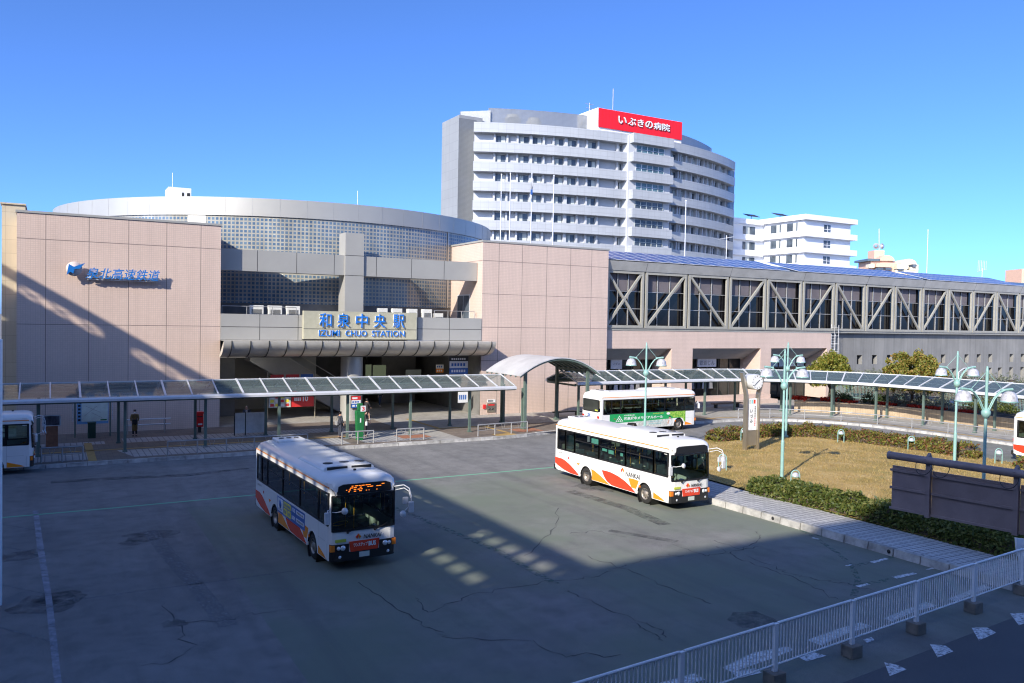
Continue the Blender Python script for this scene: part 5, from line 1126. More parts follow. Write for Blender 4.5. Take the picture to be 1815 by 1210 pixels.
# advert of the nearest bus: blue panel, yellow squares, white labels
decal(bus_a, 'advert_panel', [(5.75, 1.32), (2.5, 1.32), (2.5, .74), (5.75, .74)], 'ad_blue', -1, .007)
decal(bus_a, 'advert_field', [(5.68, 1.28), (5.05, 1.28), (5.05, .82), (5.68, .82)], 'white_board', -1, .009)
for x0, x1, z0, z1 in ((4.95, 4.05, 1.08, 1.28), (4.95, 4.5, .8, 1.04), (4.45, 4.05, .8, 1.04)): decal(bus_a, 'advert_field', [(x0, z1), (x1, z1), (x1, z0), (x0, z0)], 'ad_yellow', -1, .009)
for x0, x1, z0, z1 in ((3.45, 2.6, 1.12, 1.25), (3.45, 2.6, .85, .98)): decal(bus_a, 'advert_field', [(x0, z1), (x1, z1), (x1, z0), (x0, z0)], 'white_board', -1, .009)
for x0, x1, z0, z1, m in ((3.95, 3.55, 1.12, 1.25, 'letter_white'), (3.95, 3.55, .85, .98, 'letter_white'), (4.85, 4.15, 1.13, 1.22, 'ad_blue'), (4.85, 4.6, .86, .98, 'ad_blue'), (4.35, 4.15, .86, .98, 'ad_blue'), (3.38, 2.68, 1.15, 1.22, 'black_ink'), (3.38, 2.68, .88, .95, 'black_ink'), (5.6, 5.15, .86, .92, 'ad_blue')):
    n = max(2, int((x0 - x1) / .13))
    for k in range(n):
        a = x0 - (x0 - x1) * k / n; c = a - (x0 - x1) / n * .78; b = MB(); zz = (z0 + z1) / 2
        for h in range(3): zc = z0 + (z1 - z0) * (h + .25) / 3; b.box(-a, -c, -BH - .012, -BH - .0085, zc, zc + (z1 - z0) * .16)
        b.box(-(a + c) / 2 - .012, -(a + c) / 2 + .012, -BH - .0125, -BH - .0085, z0, z1); b.build('advert_character', m, bus_a, 0, True)
b = MB(); b.lathe([(.0, .006), (.15, .005), (.15, 0)], (-5.37, -BH - .009, 1.08), (0, -1, 0), 18); b.build('advert_emblem', 'ad_blue', bus_a, 0, True)
# advert of the bus at the kerb
swoosh(bus_c)
for ch in [x for x in COL.objects if x.parent == bus_c and x.name.startswith('rear_swoosh')]: bpy.data.objects.remove(ch)
decal(bus_c, 'advert_panel', [(8.1, 1.42), (2.6, 1.42), (2.2, 1.2), (2.1, 1.02), (1.3, 1.02), (1.1, .92), (2.3, .92), (2.35, .9), (8.1, .78)], 'ad_green', -1, .006)
decal(bus_c, 'advert_leaves', [(2.95, 1.415), (1.08, 1.415), (1.08, .6), (1.2, .62), (1.3, .84), (1.55, .95), (2.0, .96), (2.2, .9), (2.5, 1.1)], 'ad_leafy', -1, .009)
decal(bus_c, 'advert_lower', [(6.9, .82), (5.7, .9), (2.35, .92), (2.3, .36), (5.6, .36), (5.65, .7), (6.7, .8)], 'ad_pale', -1, .005)
bus_text(bus_c, '和泉府中メモリアルホール', 6.85, 3.25, .96, 1.20, 'letter_white', .02, .007); bus_text(bus_c, '総合葬儀会館', 6.85, 5.9, 1.25, 1.35, 'letter_white', 0, .007); bus_text(bus_c, 'JR和泉府中駅前', 4.2, 3.2, 1.27, 1.37, 'yellow_green', 0, .007)
for r in range(4):
    for k in range(r + 1): b = MB(); xx = -7.25 + (k - r / 2) * .17; zz = 1.27 - r * .11; b.prism([(xx - .075, zz - .05), (xx + .075, zz - .05), (xx, zz + .05)], lambda x, z: (x, -BH - .011, z), lambda x, z: (x, -BH + .0, z)); b.build('advert_emblem', 'letter_white', bus_c, 0, True)
b = MB(); b.prism([(-2.75 + .17 * math.cos(k * .52), 1.28 + .09 * math.sin(k * .52)) for k in range(12)], lambda x, z: (x, -BH - .013, z), lambda x, z: (x, -BH, z)); b.build('speech_bubble', 'letter_white', bus_c, 0, True)
for pts, m in (([(-2.62 + .2 * math.cos(k * .63), .62 + .26 * math.sin(k * .63)) for k in range(10)], 'cloth_white'), ([(-2.6 + .09 * math.cos(k * .63), .95 + .1 * math.sin(k * .63)) for k in range(10)], 'skin'), ([(-2.6 + .1 * math.cos(k * .35), 1.0 + .07 * math.sin(k * .35)) for k in range(10)], 'hair'), ([(-2.85, .55), (-2.7, .52), (-2.62, .8), (-2.72, .82)], 'skin')):
    b = MB(); e_ = {'cloth_white': .012, 'skin': .014, 'hair': .016}[m]; b.prism(pts, lambda x, z: (x, -BH - e_, z), lambda x, z: (x, -BH + 0, z)); b.build('advert_person', m, bus_c, 0, True)
for z0, x0, x1 in ((.72, 4.6, 3.3), (.56, 4.6, 3.4)): bus_text(bus_c, 'お葬式 家族葬 法要' if z0 > .6 else '事前相談 会員募集', x0, x1, z0, z0 + .09, 'sticker_teal', 0, .007)
for k in range(3):
    for j in range(4): b = MB(); b.box(-BL - .035, -BL - .02, .3 - j * .09, .36 - j * .09, 1.05 + k * .13, 1.15 + k * .13); b.build('rear_lettering', 'ad_blue' if k else 'red_ink', bus_c, 0, True)

# ------------------------------------------------------------------ hedges, trees, planting
def hedge(name, lab, cat, pts, wd, hh, n, m, z0=.3, size=.075, group=None, dark=True):
    b = MB(); P = resample(pts, .35); N_ = len(P)
    core = MB()
    def frame(i):
        d = (P[min(i + 1, N_ - 1)] - P[max(i - 1, 0)]).normalized(); return P[i], Vector((-d.y, d.x, 0))
    prev = None
    for i in range(N_):
        p, nn = frame(i); k = .8 + .2 * math.sin(i * 1.7) * math.cos(i * .63); e = min(1, .45 + min(i, N_ - 1 - i) * .25)
        ring = [p + nn * (wd * .42 * a * e) + Vector((0, 0, z0 - .05 + hh * c * k * e * .86)) for a, c in ((-1, 0), (-1, .6), (-.6, .95), (0, 1), (.6, .95), (1, .6), (1, 0))]
        if prev:
            for j in range(6): core.face([prev[j], ring[j], ring[j + 1], prev[j + 1]])
        prev = ring
    pts_ = []
    for _ in range(n):
        i = RND.randrange(N_); p, nn = frame(i); g = RND.uniform(-.12, math.pi + .12); k = (.80 + .2 * math.sin(i * 1.7) * math.cos(i * .63)) * RND.choice((1, 1, 1, 1.12)); e = min(1, .5 + min(i, N_ - 1 - i) * .25)
        r = RND.uniform(.84, 1.06); d = P[min(i + 1, N_ - 1)] - P[max(i - 1, 0)]
        pts_.append(p + d * RND.uniform(-.5, .5) + nn * (math.cos(g) * abs(math.cos(g)) ** -.35 if abs(math.cos(g)) > .02 else 0) * wd * .5 * r * e + Vector((0, 0, z0 + hh * max(0, math.sin(g)) ** .6 * r * k * e)))
    leaves(b, pts_, size, 0)
    t = thing(name, lab, cat, (P[0].x, P[0].y, z0), 0, group)
    b.build('foliage', m, t); core.build('branches', 'bark', t); return t
hedge('hedge', 'low green hedge along the tiled strip, half in shadow', 'hedge', [(-1.6, -31.9), (-1.35, -35), (-1.3, -40), (-1.4, -44.3)], 1.6, .82, 15000, 'hedge_leaf', .28, .085)
hedge('hedge', 'long curved hedge with reddish tips along the far edge of the lawn', 'hedge', [(7.3, -19.5), (10, -19.2), (13.4, -18.9), (15.9, -20.2), (16.75, -23.4), (17.5, -28), (17.2, -31.3)], 1.5, .85, 15000, 'hedge_autumn', .3, .09)
hedge('hedge', 'short ragged hedge piece at far right beside the last garden light', 'hedge', [(16.75, -33.6), (16.6, -36), (16.2, -39)], 1.3, .75, 3500, 'hedge_autumn', .3, .09)
hedge('bush', 'small low bush at the tip of the lawn behind the sunlit bus', 'bush', [(3.4, -20.6), (4.2, -20.2)], 1.0, .7, 900, 'hedge_leaf', .3, .09)
hedge('bush', 'dark bush beside the arched light next to the sunlit bus front', 'bush', [(-1.3, -27.6), (-.7, -27.0)], 1.0, .7, 900, 'hedge_leaf', .3, .09)
for x, y, lab in ((-1.3, -43.2, 'tuft of pale dry stems at the end of the near hedge'), (-.3, -42.2, 'second dry tuft behind the end of the near hedge')):
    b = MB()
    for _ in range(260):
        g, r = RND.uniform(0, 6.28), RND.uniform(0, .5); p = Vector((x + r * math.cos(g), y + r * math.sin(g), .3)); q = p + Vector((RND.gauss(0, .3), RND.gauss(0, .3), RND.uniform(.5, 1.1))); s = Vector((.012, .008, 0)); b.face([p - s, p + s, q])
    t = b.build('dry_plant', 'dry_stem'); tag(t, lab, 'plant')
for (x, y, lab, n) in ((17.6, -26.5, 0, 60), (17.2, -30.5, 0, 60)):
    b = MB()
    for _ in range(n): p = Vector((x + RND.gauss(0, .4), y + RND.gauss(0, 2.0), .9)); q = p + Vector((RND.gauss(0, .1), RND.gauss(0, .1), RND.uniform(.15, .4))); s = Vector((.01, .01, 0)); b.face([p - s, p + s, q])
    tag(b.build('dry_plant', 'dry_stem'), 'thin reddish dry shoots sticking out of the far hedge, ' + ('nearer the lamp' if y > -28 else 'nearer the billboard'), 'plant')
def tree(lab, x, y, z0, r, zc, ht, n, m):
    t = thing('tree', lab, 'tree', (x, y, z0)); b = MB(); b.tube([(x, y, z0), (x + .05, y, z0 + .7), (x, y + .05, zc - .2)], [.16, .12, .09], 8); tr = b.build('trunk', 'bark', t)
    tips = []
    for k in range(9):
        g = k * 2.4; rr = r * (.45 + .35 * ((k * 7) % 5) / 5); e = Vector((x + rr * math.cos(g), y + rr * math.sin(g), zc + ht * (.15 + .5 * ((k * 3) % 4) / 4))); b = MB(); s = Vector((x, y, z0 + .7 + .08 * k)); mid = s.lerp(e, .5) + Vector((0, 0, .25)); b.tube([s, mid, e], [.06, .04, .015], 6); b.build('limb', 'bark', t); tips.append(e)
    b = MB(); P = []; cl = []
    for _ in range(170):
        g, u = RND.uniform(0, 6.28), RND.uniform(-.15, 1); c = math.sqrt(max(0, 1 - u * u)); k = RND.uniform(.62, .98); cl.append((Vector((x + r * c * k * math.cos(g), y + r * c * k * math.sin(g), zc + ht * max(-.08, u) * k)), RND.uniform(.22, .46)))
    for _ in range(n):
        c, s = RND.choice(cl); v = Vector((RND.gauss(0, 1), RND.gauss(0, 1), RND.gauss(0, .8))).normalized() * s * RND.uniform(.35, 1.05); P.append(c + v)
    leaves(b, P, .13); b.build('crown', m, t); return t
tree('round crowned tree with green and yellow leaves, left of the two behind the canopy', 36, -5.2, 1.0, 2.15, 2.5, 2.85, 15000, 'tree_leaf_green')
tree('larger dome crowned tree with orange tinged leaves behind the canopy', 37, -13.2, 1.0, 3.05, 2.7, 3.0, 20000, 'tree_leaf')
# tiled planter wall with its bed
pw = [at(1388, 722), at(1440, 724.5), at(1500, 729), at(1580, 736), at(1664, 746), at(1750, 758), at(1800, 766)]
pw = arc(17.5, -19.3, 16.0, 47, 0, 14) + [(33.4, -24), (33.3, -45)]
t = thing('planter_wall', 'curved tan tiled planter wall with flower bed behind the walkway', 'planter', (pw[0][0], pw[0][1], .17)); b = MB(); b2 = MB(); U = 0
Q = resample(pw, .8); N_ = len(Q)
for i in range(N_ - 1):
    a, c = Q[i], Q[i + 1]; d = (c - a).normalized(); nn = Vector((-d.y, d.x, 0)); L = (c - a).length; h = 1.0
    A, B = Vector((a.x, a.y, .17)), Vector((c.x, c.y, .17)); up = Vector((0, 0, h)); w_ = nn * .25
    b.face([B, A, A + up, B + up], 0, [(U + L, 0), (U, 0), (U, h), (U + L, h)]); b.face([A + up, A + up + w_, B + up + w_, B + up], 1); U += L
b.build('wall', ['planter_tile', 'concrete'], t)
b = MB()
for i in range(N_ - 1):
    for k in range(6): 
        def S(p, k_): f = k_ / 6; xx = p.x + .25 + (p.x * 0 + 14) * f; return (xx, p.y + f * 2, 1.05 + .25 * f + .1 * math.sin(i * .7 + k_))
        b.face([S(Q[i], k), S(Q[i + 1], k), S(Q[i + 1], k + 1), S(Q[i], k + 1)][::-1])
struct(b.build('soil', 'soil'))
def shrub(name, lab, x, y, r, h, n, m, z=1.1, size=.09, cat='shrub'):
    b = MB(); P = []
    for _ in range(n): g, u = RND.uniform(0, 6.28), RND.random(); k = RND.uniform(.5, 1.05); c = math.sqrt(1 - u * u); P.append((x + r * c * k * math.cos(g), y + r * c * k * math.sin(g), z + h * u * k))
    leaves(b, P, size); tag(b.build(name, m), lab, cat)
def along(f): i = min(N_ - 2, int(f * (N_ - 1))); return Q[i]
for k, (u, f, lab) in enumerate(((1415, 0, 'bright red flower bed nearest the bus stop end of the planter'), (1450, 0, 'red flower bed just left of the post under the first tree'), (1500, 0, 'dark red flowers behind the planter right of first tree'), (1555, 0, 'red flower row beside the white canopy post'), (1610, 0, 'orange red flower row below the second tree'), (1655, 0, 'red flowers at the planter edge left of the teal lamp'), (1700, 0, 'dark reddish planting in shadow right of the teal lamp'))):
    p = aty(u, 700, -5); j = min(range(N_), key=lambda i: abs(_px(Q[i])[0] - u)) if False else None
    d = ray(u, 715); best = min(Q, key=lambda q: abs((q - CAMP).cross(Vector((d.x, d.y, 0)).normalized()).z + (CAMP.z * 0)) if (q - CAMP).dot(d) > 0 else 1e9)
    for s in range(1): 
        b = MB(); P = []
        for _ in range(400): a = RND.uniform(-1.0, 1.0); P.append((best.x + .8 + RND.gauss(0, .25), best.y + a * .75, 1.15 + RND.uniform(0, .38 if k < 2 else .2)))
        leaves(b, P, .09); tag(b.build('flower_bed', 'flower_red'), lab, 'flowers')
for i in range(26):
    q = Q[2 + (i * 7) % (N_ - 8)]; x = q.x + RND.uniform(1.4, 5.5); y = q.y + RND.uniform(-1, 1); k = i % 3
    shrub('shrub', ['dark green leafy', 'pale twiggy', 'mid green rounded'][k] + ' shrub in the planter bed, ' + ['left end', 'middle', 'right end'][min(2, (2 + (i * 7) % (N_ - 8)) * 3 // N_)], x, y, RND.uniform(.5, 1.1), RND.uniform(.6, 1.5), 420, ['shrub_leaf', 'pale_shrub', 'hedge_leaf'][k])
    bpy.context.view_layer.objects.active = None
for o in [o for o in COL.objects if o.name.startswith('shrub')]: o['group'] = 'shrubs in the planter bed'
mf = thing('mesh_fence', 'green mesh fence between the planter shrubs and the concrete hall', 'fence', (38, -6, 1))
for i in range(0, N_ - 3, 3):
    a, c = Q[i] + Vector((6.2, 1, 1.1)), Q[i + 3] + Vector((6.2, 1, 1.1)); b = MB(); b.tube([a, a + Vector((0, 0, 1.5))], .04, 6); b.build('post', 'canopy_green', mf); b = MB(); b.bar(a + Vector((0, 0, 1.45)), c + Vector((0, 0, 1.45)), .05); b.bar(a + Vector((0, 0, .1)), c + Vector((0, 0, .1)), .04)
    for k in range(1, 20): p = a.lerp(c, k / 20); b.tube([p, p + Vector((0, 0, 1.45))], .012, 3)
    b.build('mesh_panel', 'pole_teal', mf)
b = MB(); lx = Q[-1].x
for k in range(14):
    for j in range(40):
        pass
hedge('hedge', 'pale grey tangle of bare shrubs in front of the concrete hall', 'hedge', [(44, -1.2), (50, -3), (52, -12), (50, -22), (46, -34)], 2.2, 2.6, 9000, 'pale_shrub', .9, .14)
arch_light('arched garden light standing in the planter behind the teal lamp', 35.2, -18.0, 1.15)

# ------------------------------------------------------------------ railings
def railing(lab, pts, n):
    t = thing('railing', lab, 'railing', (*pts[0], .18), 0, 'low steel railings along the kerb'); P = resample(pts, max(.4, sum((Vector(a) - Vector(b)).length for a, b in zip(pts, pts[1:])) / n - 1e-4))
    b = MB(); b.tube([(p.x, p.y, .93) for p in P], .042, 7); b.tube([(p.x, p.y, .55) for p in P], .022, 5); b.build('rail', 'rail_grey', t)
    for p in P: b = MB(); b.tube([(p.x, p.y, .17), (p.x, p.y, .93)], .04, 7); b.build('post', 'rail_grey', t)
    b = MB()
    for a, c in zip(P, P[1:]): m_ = a.lerp(c, .5); e = (c - a).normalized() * .16; b.tube([m_ - e + Vector((0, 0, .92)), m_ - e * .3 + Vector((0, 0, .55)), m_ + e * .3 + Vector((0, 0, .55)), m_ + e + Vector((0, 0, .92))], .013, 5)
    b.build('bracket', 'rail_grey', t)
def kx(u, y=-10.9): 
    d = ray(u, 790); return CAMP.x + d.x * (y - CAMP.y) / d.y
railing('short low railing at far left beside the shaded bus front', [(kx(73), -10.9), (kx(147), -10.9)], 2)
railing('long low railing on the shaded kerb behind the nearest bus', [(kx(297), -10.9), (kx(545), -10.9)], 5)
railing('short railing in front of the green bus stop pillar', [(kx(606), -10.9), (kx(662), -10.9)], 2)
railing('short railing by the crossing right of the bus stop pillar', [(kx(703), -10.9), (kx(751), -10.9)], 2)
railing('railing on the kerb below the pink wall before the arch', [(kx(847), -10.9), (kx(934, -10.5), -10.5)], 3)
railing('curving railing along the far kerb of the loop road', arc(17.5, -19.3, 9.9, 78, 2, 14) + [(27.6, -23), (27.6, -31)], 9)
b = MB()
for z in (.75, 1.1): b.tube([(kx(222, -1.6), -1.6, z), (kx(302, -1.6), -1.6, z)], .045, 8)
t = thing('leaning_rail', 'two bar leaning rail against the shaded pink wall', 'rail', (kx(222, -1.6), -1.6, .18)); b.build('bars', 'aluminium', t)
for u in (226, 291): b = MB(); b.tube([(kx(u, -1.6), -1.62, .17), (kx(u, -1.6), -1.62, 1.1)], .035, 7); b.build('post', 'rail_grey', t)

# ------------------------------------------------------------------ guard fence, billboard, edge post
gf = thing('guard_fence', 'white slatted guard fence on concrete blocks along the near road', 'fence', (-10, -46, 0))
def fy(x): return -46.35 + (x + 16) * (.95 / 11.4)
fxs = [-24.7, -21.8, -18.9, -16.0, -13.15, -10.35, -7.45, -4.6, -1.8, 1.0]
FZ = []
for u, v in ((1040, 1209), (1198, 1164), (1373, 1113), (1514, 1069), (1635.6, 1032.5), (1738, 1001.8), (1815, 978)):
    pass
zt_, zb_ = 1.36, .44
for i, x in enumerate(fxs):
    y = fy(x); b = MB(); b.box(x - .055, x + .055, y - .04, y + .04, .24, zt_); b.build('post', 'fence_white', gf); b = MB(); b.box(x - .19, x + .19, y - .17, y + .17, .0, .30); b.build('concrete_block', 'concrete', gf, .02)
    if i == len(fxs) - 1: break
    x2 = fxs[i + 1]; y2 = fy(x2); a, c = Vector((x + .07, y, 0)), Vector((x2 - .07, y2, 0)); b = MB()
    b.tube([a + Vector((0, 0, zt_)), c + Vector((0, 0, zt_))], .032, 8); b.tube([a + Vector((0, 0, zb_)), c + Vector((0, 0, zb_))], .022, 7); b.build('rail', 'fence_white', gf)
    b = MB(); n = 25
    for k in range(1, n): p = a.lerp(c, k / n); b.tube([p + Vector((0, 0, zb_)), p + Vector((0, 0, zt_))], .0155, 5)
    b.build('bars', 'fence_white', gf)
bb = thing('road_sign', 'dark brown back of a large overhead road sign hanging from a thick pipe', 'sign', (-14.6, -48, 0))
L0 = CAMP + ray(1575, 806) * (17 / ray(1575, 806).dot(_vec(0, 1, 0))); R0_ = at(1815, 841, L0.z); dx = (R0_ - L0); dx.z = 0; Lr = dx.length; dx.normalize(); dn = Vector((dx.y, -dx.x, 0))
if dn.dot(CAMP - L0) < 0: dn = -dn
def bp_(a, z, o=0): return L0 + dx * a + Vector((0, 0, z)) + dn * o
b = MB(); b.tube([bp_(0, 0), bp_(Lr + 1.6, 0)], .078, 14); b.lathe([(.0, .02), (.085, .0), (.085, -.06)], bp_(0, 0), -dx, 14); b.build('pipe', 'brown_steel', bb)
def bpt(u, v, o): # on the sign plane
    d = ray(u, v); p0 = L0 + dn * o; tt = (p0 - CAMP).dot(dn) / d.dot(dn); p = CAMP + d * tt; return (p - L0).dot(dx), p.z - L0.z
aL, zT = bpt(1582, 824, -.12); a2, zB = bpt(1573, 900, -.12); aM, _z = bpt(1648, 850, -.12); aR, _z = bpt(1803, 900, -.12)
for a0, a1 in ((aL, aM - .045), (aM + .045, aR - .05), (aR + .05, aR + 2.2)):
    b = MB()
    for o0, o1 in ((-.14, -.12),): b.hexa([bp_(a0, zB, o0), bp_(a1, zB, o0), bp_(a1, zB, o1), bp_(a0, zB, o1), bp_(a0, zT, o0), bp_(a1, zT, o0), bp_(a1, zT, o1), bp_(a0, zT, o1)])
    b.build('panel', 'brown_steel', bb)
    for f in (.1, .5, .97): b = MB(); z = zT + (zB - zT) * f; b.bar(bp_(a0 - .03, z, -.1), bp_(a1, z, -.1), .035, .045); b.build('stiffener', 'brown_steel', bb)
for a in (aM, aR): b = MB(); b.bar(bp_(a, zB - .02, -.07), bp_(a, .0, -.07), .09, .09, 0, dn); b.bar(bp_(a, -.02, -.08), bp_(a, .09, -.0), .05, .2, 0, dn); b.build('hanger', 'brown_steel', bb)
for a in (aM - .06, aM + .28, aR - .1): 
    b = MB(); b.tube([bp_(a + .16 * math.sin(g), -.1 - .16 * math.cos(g) * 1.2, .02 + .07 * math.cos(g)) for g in [k * math.pi / 10 for k in range(-8, 9)]], .007, 5); b.build('cable', 'black_trim', bb)
b = MB(); b.tube([bp_(Lr + 1.5, 0), bp_(Lr + 1.5, -L0.z)], .13, 14); b.build('post', 'brown_steel', bb)
pA = [at(1801, 953, .9), at(1840, 956, .9)]
def wp(u, v): d = ray(u, v); return CAMP + d * ((-44.9 - CAMP.y) / d.y)
pts = [wp(1801, 953), wp(1880, 963), wp(1880, 1080), wp(1816, 1045), wp(1814, 1010), wp(1803, 975)]
b = MB(); b.face(pts[::-1]); b.face([p + Vector((0, .05, 0)) for p in pts])
for i in range(6): j = (i + 1) % 6; b.face([pts[i], pts[j], pts[j] + Vector((0, .05, 0)), pts[i] + Vector((0, .05, 0))])
tag(b.build('barrier_sheet', 'fence_white'), 'white slanted sheet behind the fence at the right edge under the sign', 'barrier')
p = at(-10.6, 1073, 0); b = MB(); b.tube([(p.x, p.y, 0), (p.x, p.y, 7.15)], .185, 16); tag(b.build('edge_post', 'fence_white'), 'pale round post cut by the left edge of the view', 'post')

# ------------------------------------------------------------------ street furniture under the canopy
x, y = -21.3, -2.3; t = thing('post_box', 'red square post box against the pink wall under canopy', 'post box', (x, y, .18))
b = MB(); b.box(x - .22, x + .22, y - .2, y + .2, .55, 1.5); b.box(x - .24, x + .24, y - .24, y + .22, 1.42, 1.54); b.build('box', 'post_red', t, .02); b = MB(); b.box(x - .1, x + .1, y - .1, y + .1, .18, .55); b.build('stand', 'dark_steel', t)
b = MB(); b.box(x - .17, x + .17, y - .206, y - .199, 1.2, 1.26); b.build('slot', 'black_trim', t); b = MB(); b.box(x - .12, x + .14, y - .205, y - .199, .68, .78); b.build('notice', 'white_board', t)
x, y = -12.85, -9.5; t = thing('bus_stop_pillar', 'green bus stop pillar with a red number 3 on white plate', 'bus stop', (x, y, .18))
b = MB(); b.hexa([(x - .2, y - .16, .18), (x + .2, y - .16, .18), (x + .2, y + .16, .18), (x - .2, y + .16, .18), (x - .28, y - .2, 2.05), (x + .28, y - .2, 2.05), (x + .28, y + .2, 2.05), (x - .28, y + .2, 2.05)]); b.box(x - .16, x + .16, y - .12, y + .12, 2.05, 2.5); b.build('pillar', 'stop_green', t, .03)
pl_ = (lambda m: (m.box(x - .02, x + .3, y - .24, y - .205, 2.0, 2.36), m.build('number_plate', 'white_board', t))[1])(MB()); text('number', '3', (x + .06, y - .242, 2.05), (1, 0, 0), (0, 0, 1), .17, .25, 'red_ink', pl_, .006, .03)
b = MB(); b.box(x - .05, x + .03, y - .19, y - .178, 1.3, 1.65); b.build('notice', 'white_board', t)
x0, x1, y = -28.5, -26.55, -2.0; t = thing('map_board', 'blue framed area map board on two posts by the pink wall', 'map board', (-27.5, y, .18))
for x in (x0, x1): b = MB(); b.tube([(x, y, .17), (x, y, 2.35)], .045, 8); b.build('post', 'canopy_green', t); b = MB(); b.tube([(x - .12 if x == x0 else x + .12, y - .1, 1.2), (x - .12 if x == x0 else x + .12, y - .1, 2.3)], .03, 8); b.build('light_tube', 'dome_white', t)
b = MB(); b.box(x0 + .1, x1 - .1, y - .05, y + .05, 1.0, 2.4); fr_ = b.build('frame', 'map_blue', t); b = MB(); b.box(x0 + .35, x1 - .14, y - .056, y - .05, 1.15, 2.36); b.build('map', 'map_pale', fr_)
for k in range(5): b = MB(); b.box(x0 + .16, x0 + .3, y - .058, y - .05, 1.2 + k * .22, 1.33 + k * .22); b.build('legend', 'black_ink', fr_)
for a in ((.5, 1.5, 1.2, 2.1), (.9, 1.7, 1.5, 1.35), (.6, 2.1, 1.4, 1.7)): b = MB(); b.bar((x0 + a[0], y - .058, a[1]), (x0 + a[2], y - .058, a[3]), .01, .02); b.build('map_road', 'rail_grey', fr_)
b = MB(); b.box(x1 - .55, x1 - .2, y - .06, y - .05, 1.2, 1.27); b.build('legend', 'stop_green', fr_)
b = MB(); x, y = -27.6, -2.45; b.box(x - .22, x + .22, y - .2, y + .2, .18, 1.1); b.box(x - .24, x + .24, y - .22, y + .22, 1.1, 1.16); tag(b.build('litter_bin', 'bin_green', None, .02), 'dark green litter bin in front of the map board', 'litter bin')
p = at(92, 792, .18); t = thing('picture_sign', 'small framed colour picture sign on a brown post beside the left bus', 'sign', (p.x, p.y, .18)); q0, q1 = aty(75, 736, p.y), aty(108, 754, p.y); b = MB(); b.box(q0.x, q1.x, p.y - .05, p.y, q1.z, q0.z); fr_ = b.build('frame', 'white_board', t); b = MB(); b.box(q0.x + .07, q1.x - .07, p.y - .056, p.y - .05, q1.z + .05, q0.z - .05); b.build('picture', 'poster_dark', fr_); b = MB(); b.box(p.x - .3, p.x + .3, p.y - .1, p.y + .1, .18, q1.z); b.build('post', 'brick_red', t)
t = thing('screen_panel', 'grey two leaf steel screen panel standing on the pavement', 'screen', (-18.6, -4.63, .18))
for x0, x1 in ((-19.5, -18.88), (-18.82, -17.62)): b = MB(); b.box(x0, x1, -4.66, -4.6, .3, 1.62); b.build('leaf', 'panel_grey', t)
for x in (-19.53, -18.85, -17.59): b = MB(); b.box(x - .03, x + .03, -4.67, -4.59, .17, 1.66); b.build('post', 'dark_steel', t)
def bench(lab, x, y, L, rz, m):
    t = thing('bench', lab, 'bench', (x, y, .18), rz); b = MB(); P = [Vector((x, y, 0)) + Matrix.Rotation(rz, 3, 'Z') @ Vector((L * (k / 8 - .5), .25 * (1 - (k / 4 - 1) ** 2) - .1, .58)) for k in range(9)]
    for a, c in zip(P, P[1:]): b.bar(a, c, .48, .09)
    b.build('seat', m, t)
    for k in (1, 7): b = MB(); b.box(P[k].x - .1, P[k].x + .1, P[k].y - .15, P[k].y + .15, .18, .54); b.build('leg', 'dark_steel', t)
p = at(1288, 722, .18); bench('curved wooden bench under the canopy left of the clock', p.x, p.y, 3.6, 0, 'bench_wood')
p = at(1005, 738, .18); bench('dark bench against the pink wall under the arch', p.x, p.y, 2.6, 0, 'dark_steel')
# banners, posters and fittings at the entrance
yb = 3.0; a, c = aty(477, 664, yb), aty(556, 722, yb); t = thing('banner_fence', 'red advertising banners on a temporary fence inside the entrance', 'banner', ((a.x + c.x) / 2, yb, .18))
for x in (a.x - .1, c.x + .1): b = MB(); b.tube([(x, yb + .05, .17), (x, yb + .05, a.z + .2)], .05, 8); b.build('post', 'stainless', t)
Wd = c.x - a.x
for f0_, f1_, m_ in ((.03, .32, 'banner_red'), (.37, .66, 'banner_red'), (.70, .98, 'ad_blue')):
    b = MB(); b.box(a.x + Wd * f0_, a.x + Wd * f1_, yb, yb + .03, a.z - .75, a.z + .0); bn = b.build('banner', m_, t)
    if m_ == 'banner_red' and f0_ < .1: text('lettering', 'pio', (a.x + Wd * .1, yb - .006, a.z - .62), (1, 0, 0), (0, 0, 1), Wd * .16, .4, 'letter_white', bn, .004, .02)
    else:
        for k in range(4): b = MB(); xx = a.x + Wd * (f0_ + .03 + k * .055); b.box(xx, xx + Wd * .04, yb - .005, yb, a.z - .5, a.z - .22); b.build('lettering', 'letter_white', bn)
b = MB(); b.box(a.x, a.x + Wd * .48, yb, yb + .03, c.z + .1, a.z - .85); bn = b.build('banner', 'ad_pale', t)
for k in range(16): b = MB(); xx = a.x + Wd * (.03 + .11 * (k % 4)); zz = c.z + .18 + .3 * (k // 4); b.box(xx, xx + Wd * .08, yb - .005, yb, zz, zz + .2); b.build('product_picture', ['banner_red', 'ad_yellow', 'white_board'][k % 3], bn) if zz + .2 < a.z - .9 else None
b = MB(); b.box(a.x + Wd * .5, c.x, yb, yb + .03, c.z + .1, a.z - .85); bn = b.build('banner', 'banner_red', t); text('lettering', '10', (a.x + Wd * .75, yb - .006, c.z + .5), (1, 0, 0), (0, 0, 1), Wd * .12, .45, 'letter_white', bn, .004, .03)
for k in range(4): b = MB(); b.box(a.x + Wd * (.56 + .04 * k), a.x + Wd * (.59 + .04 * k), yb - .005, yb, c.z + .55, c.z + .8); b.build('lettering', 'letter_white', bn)
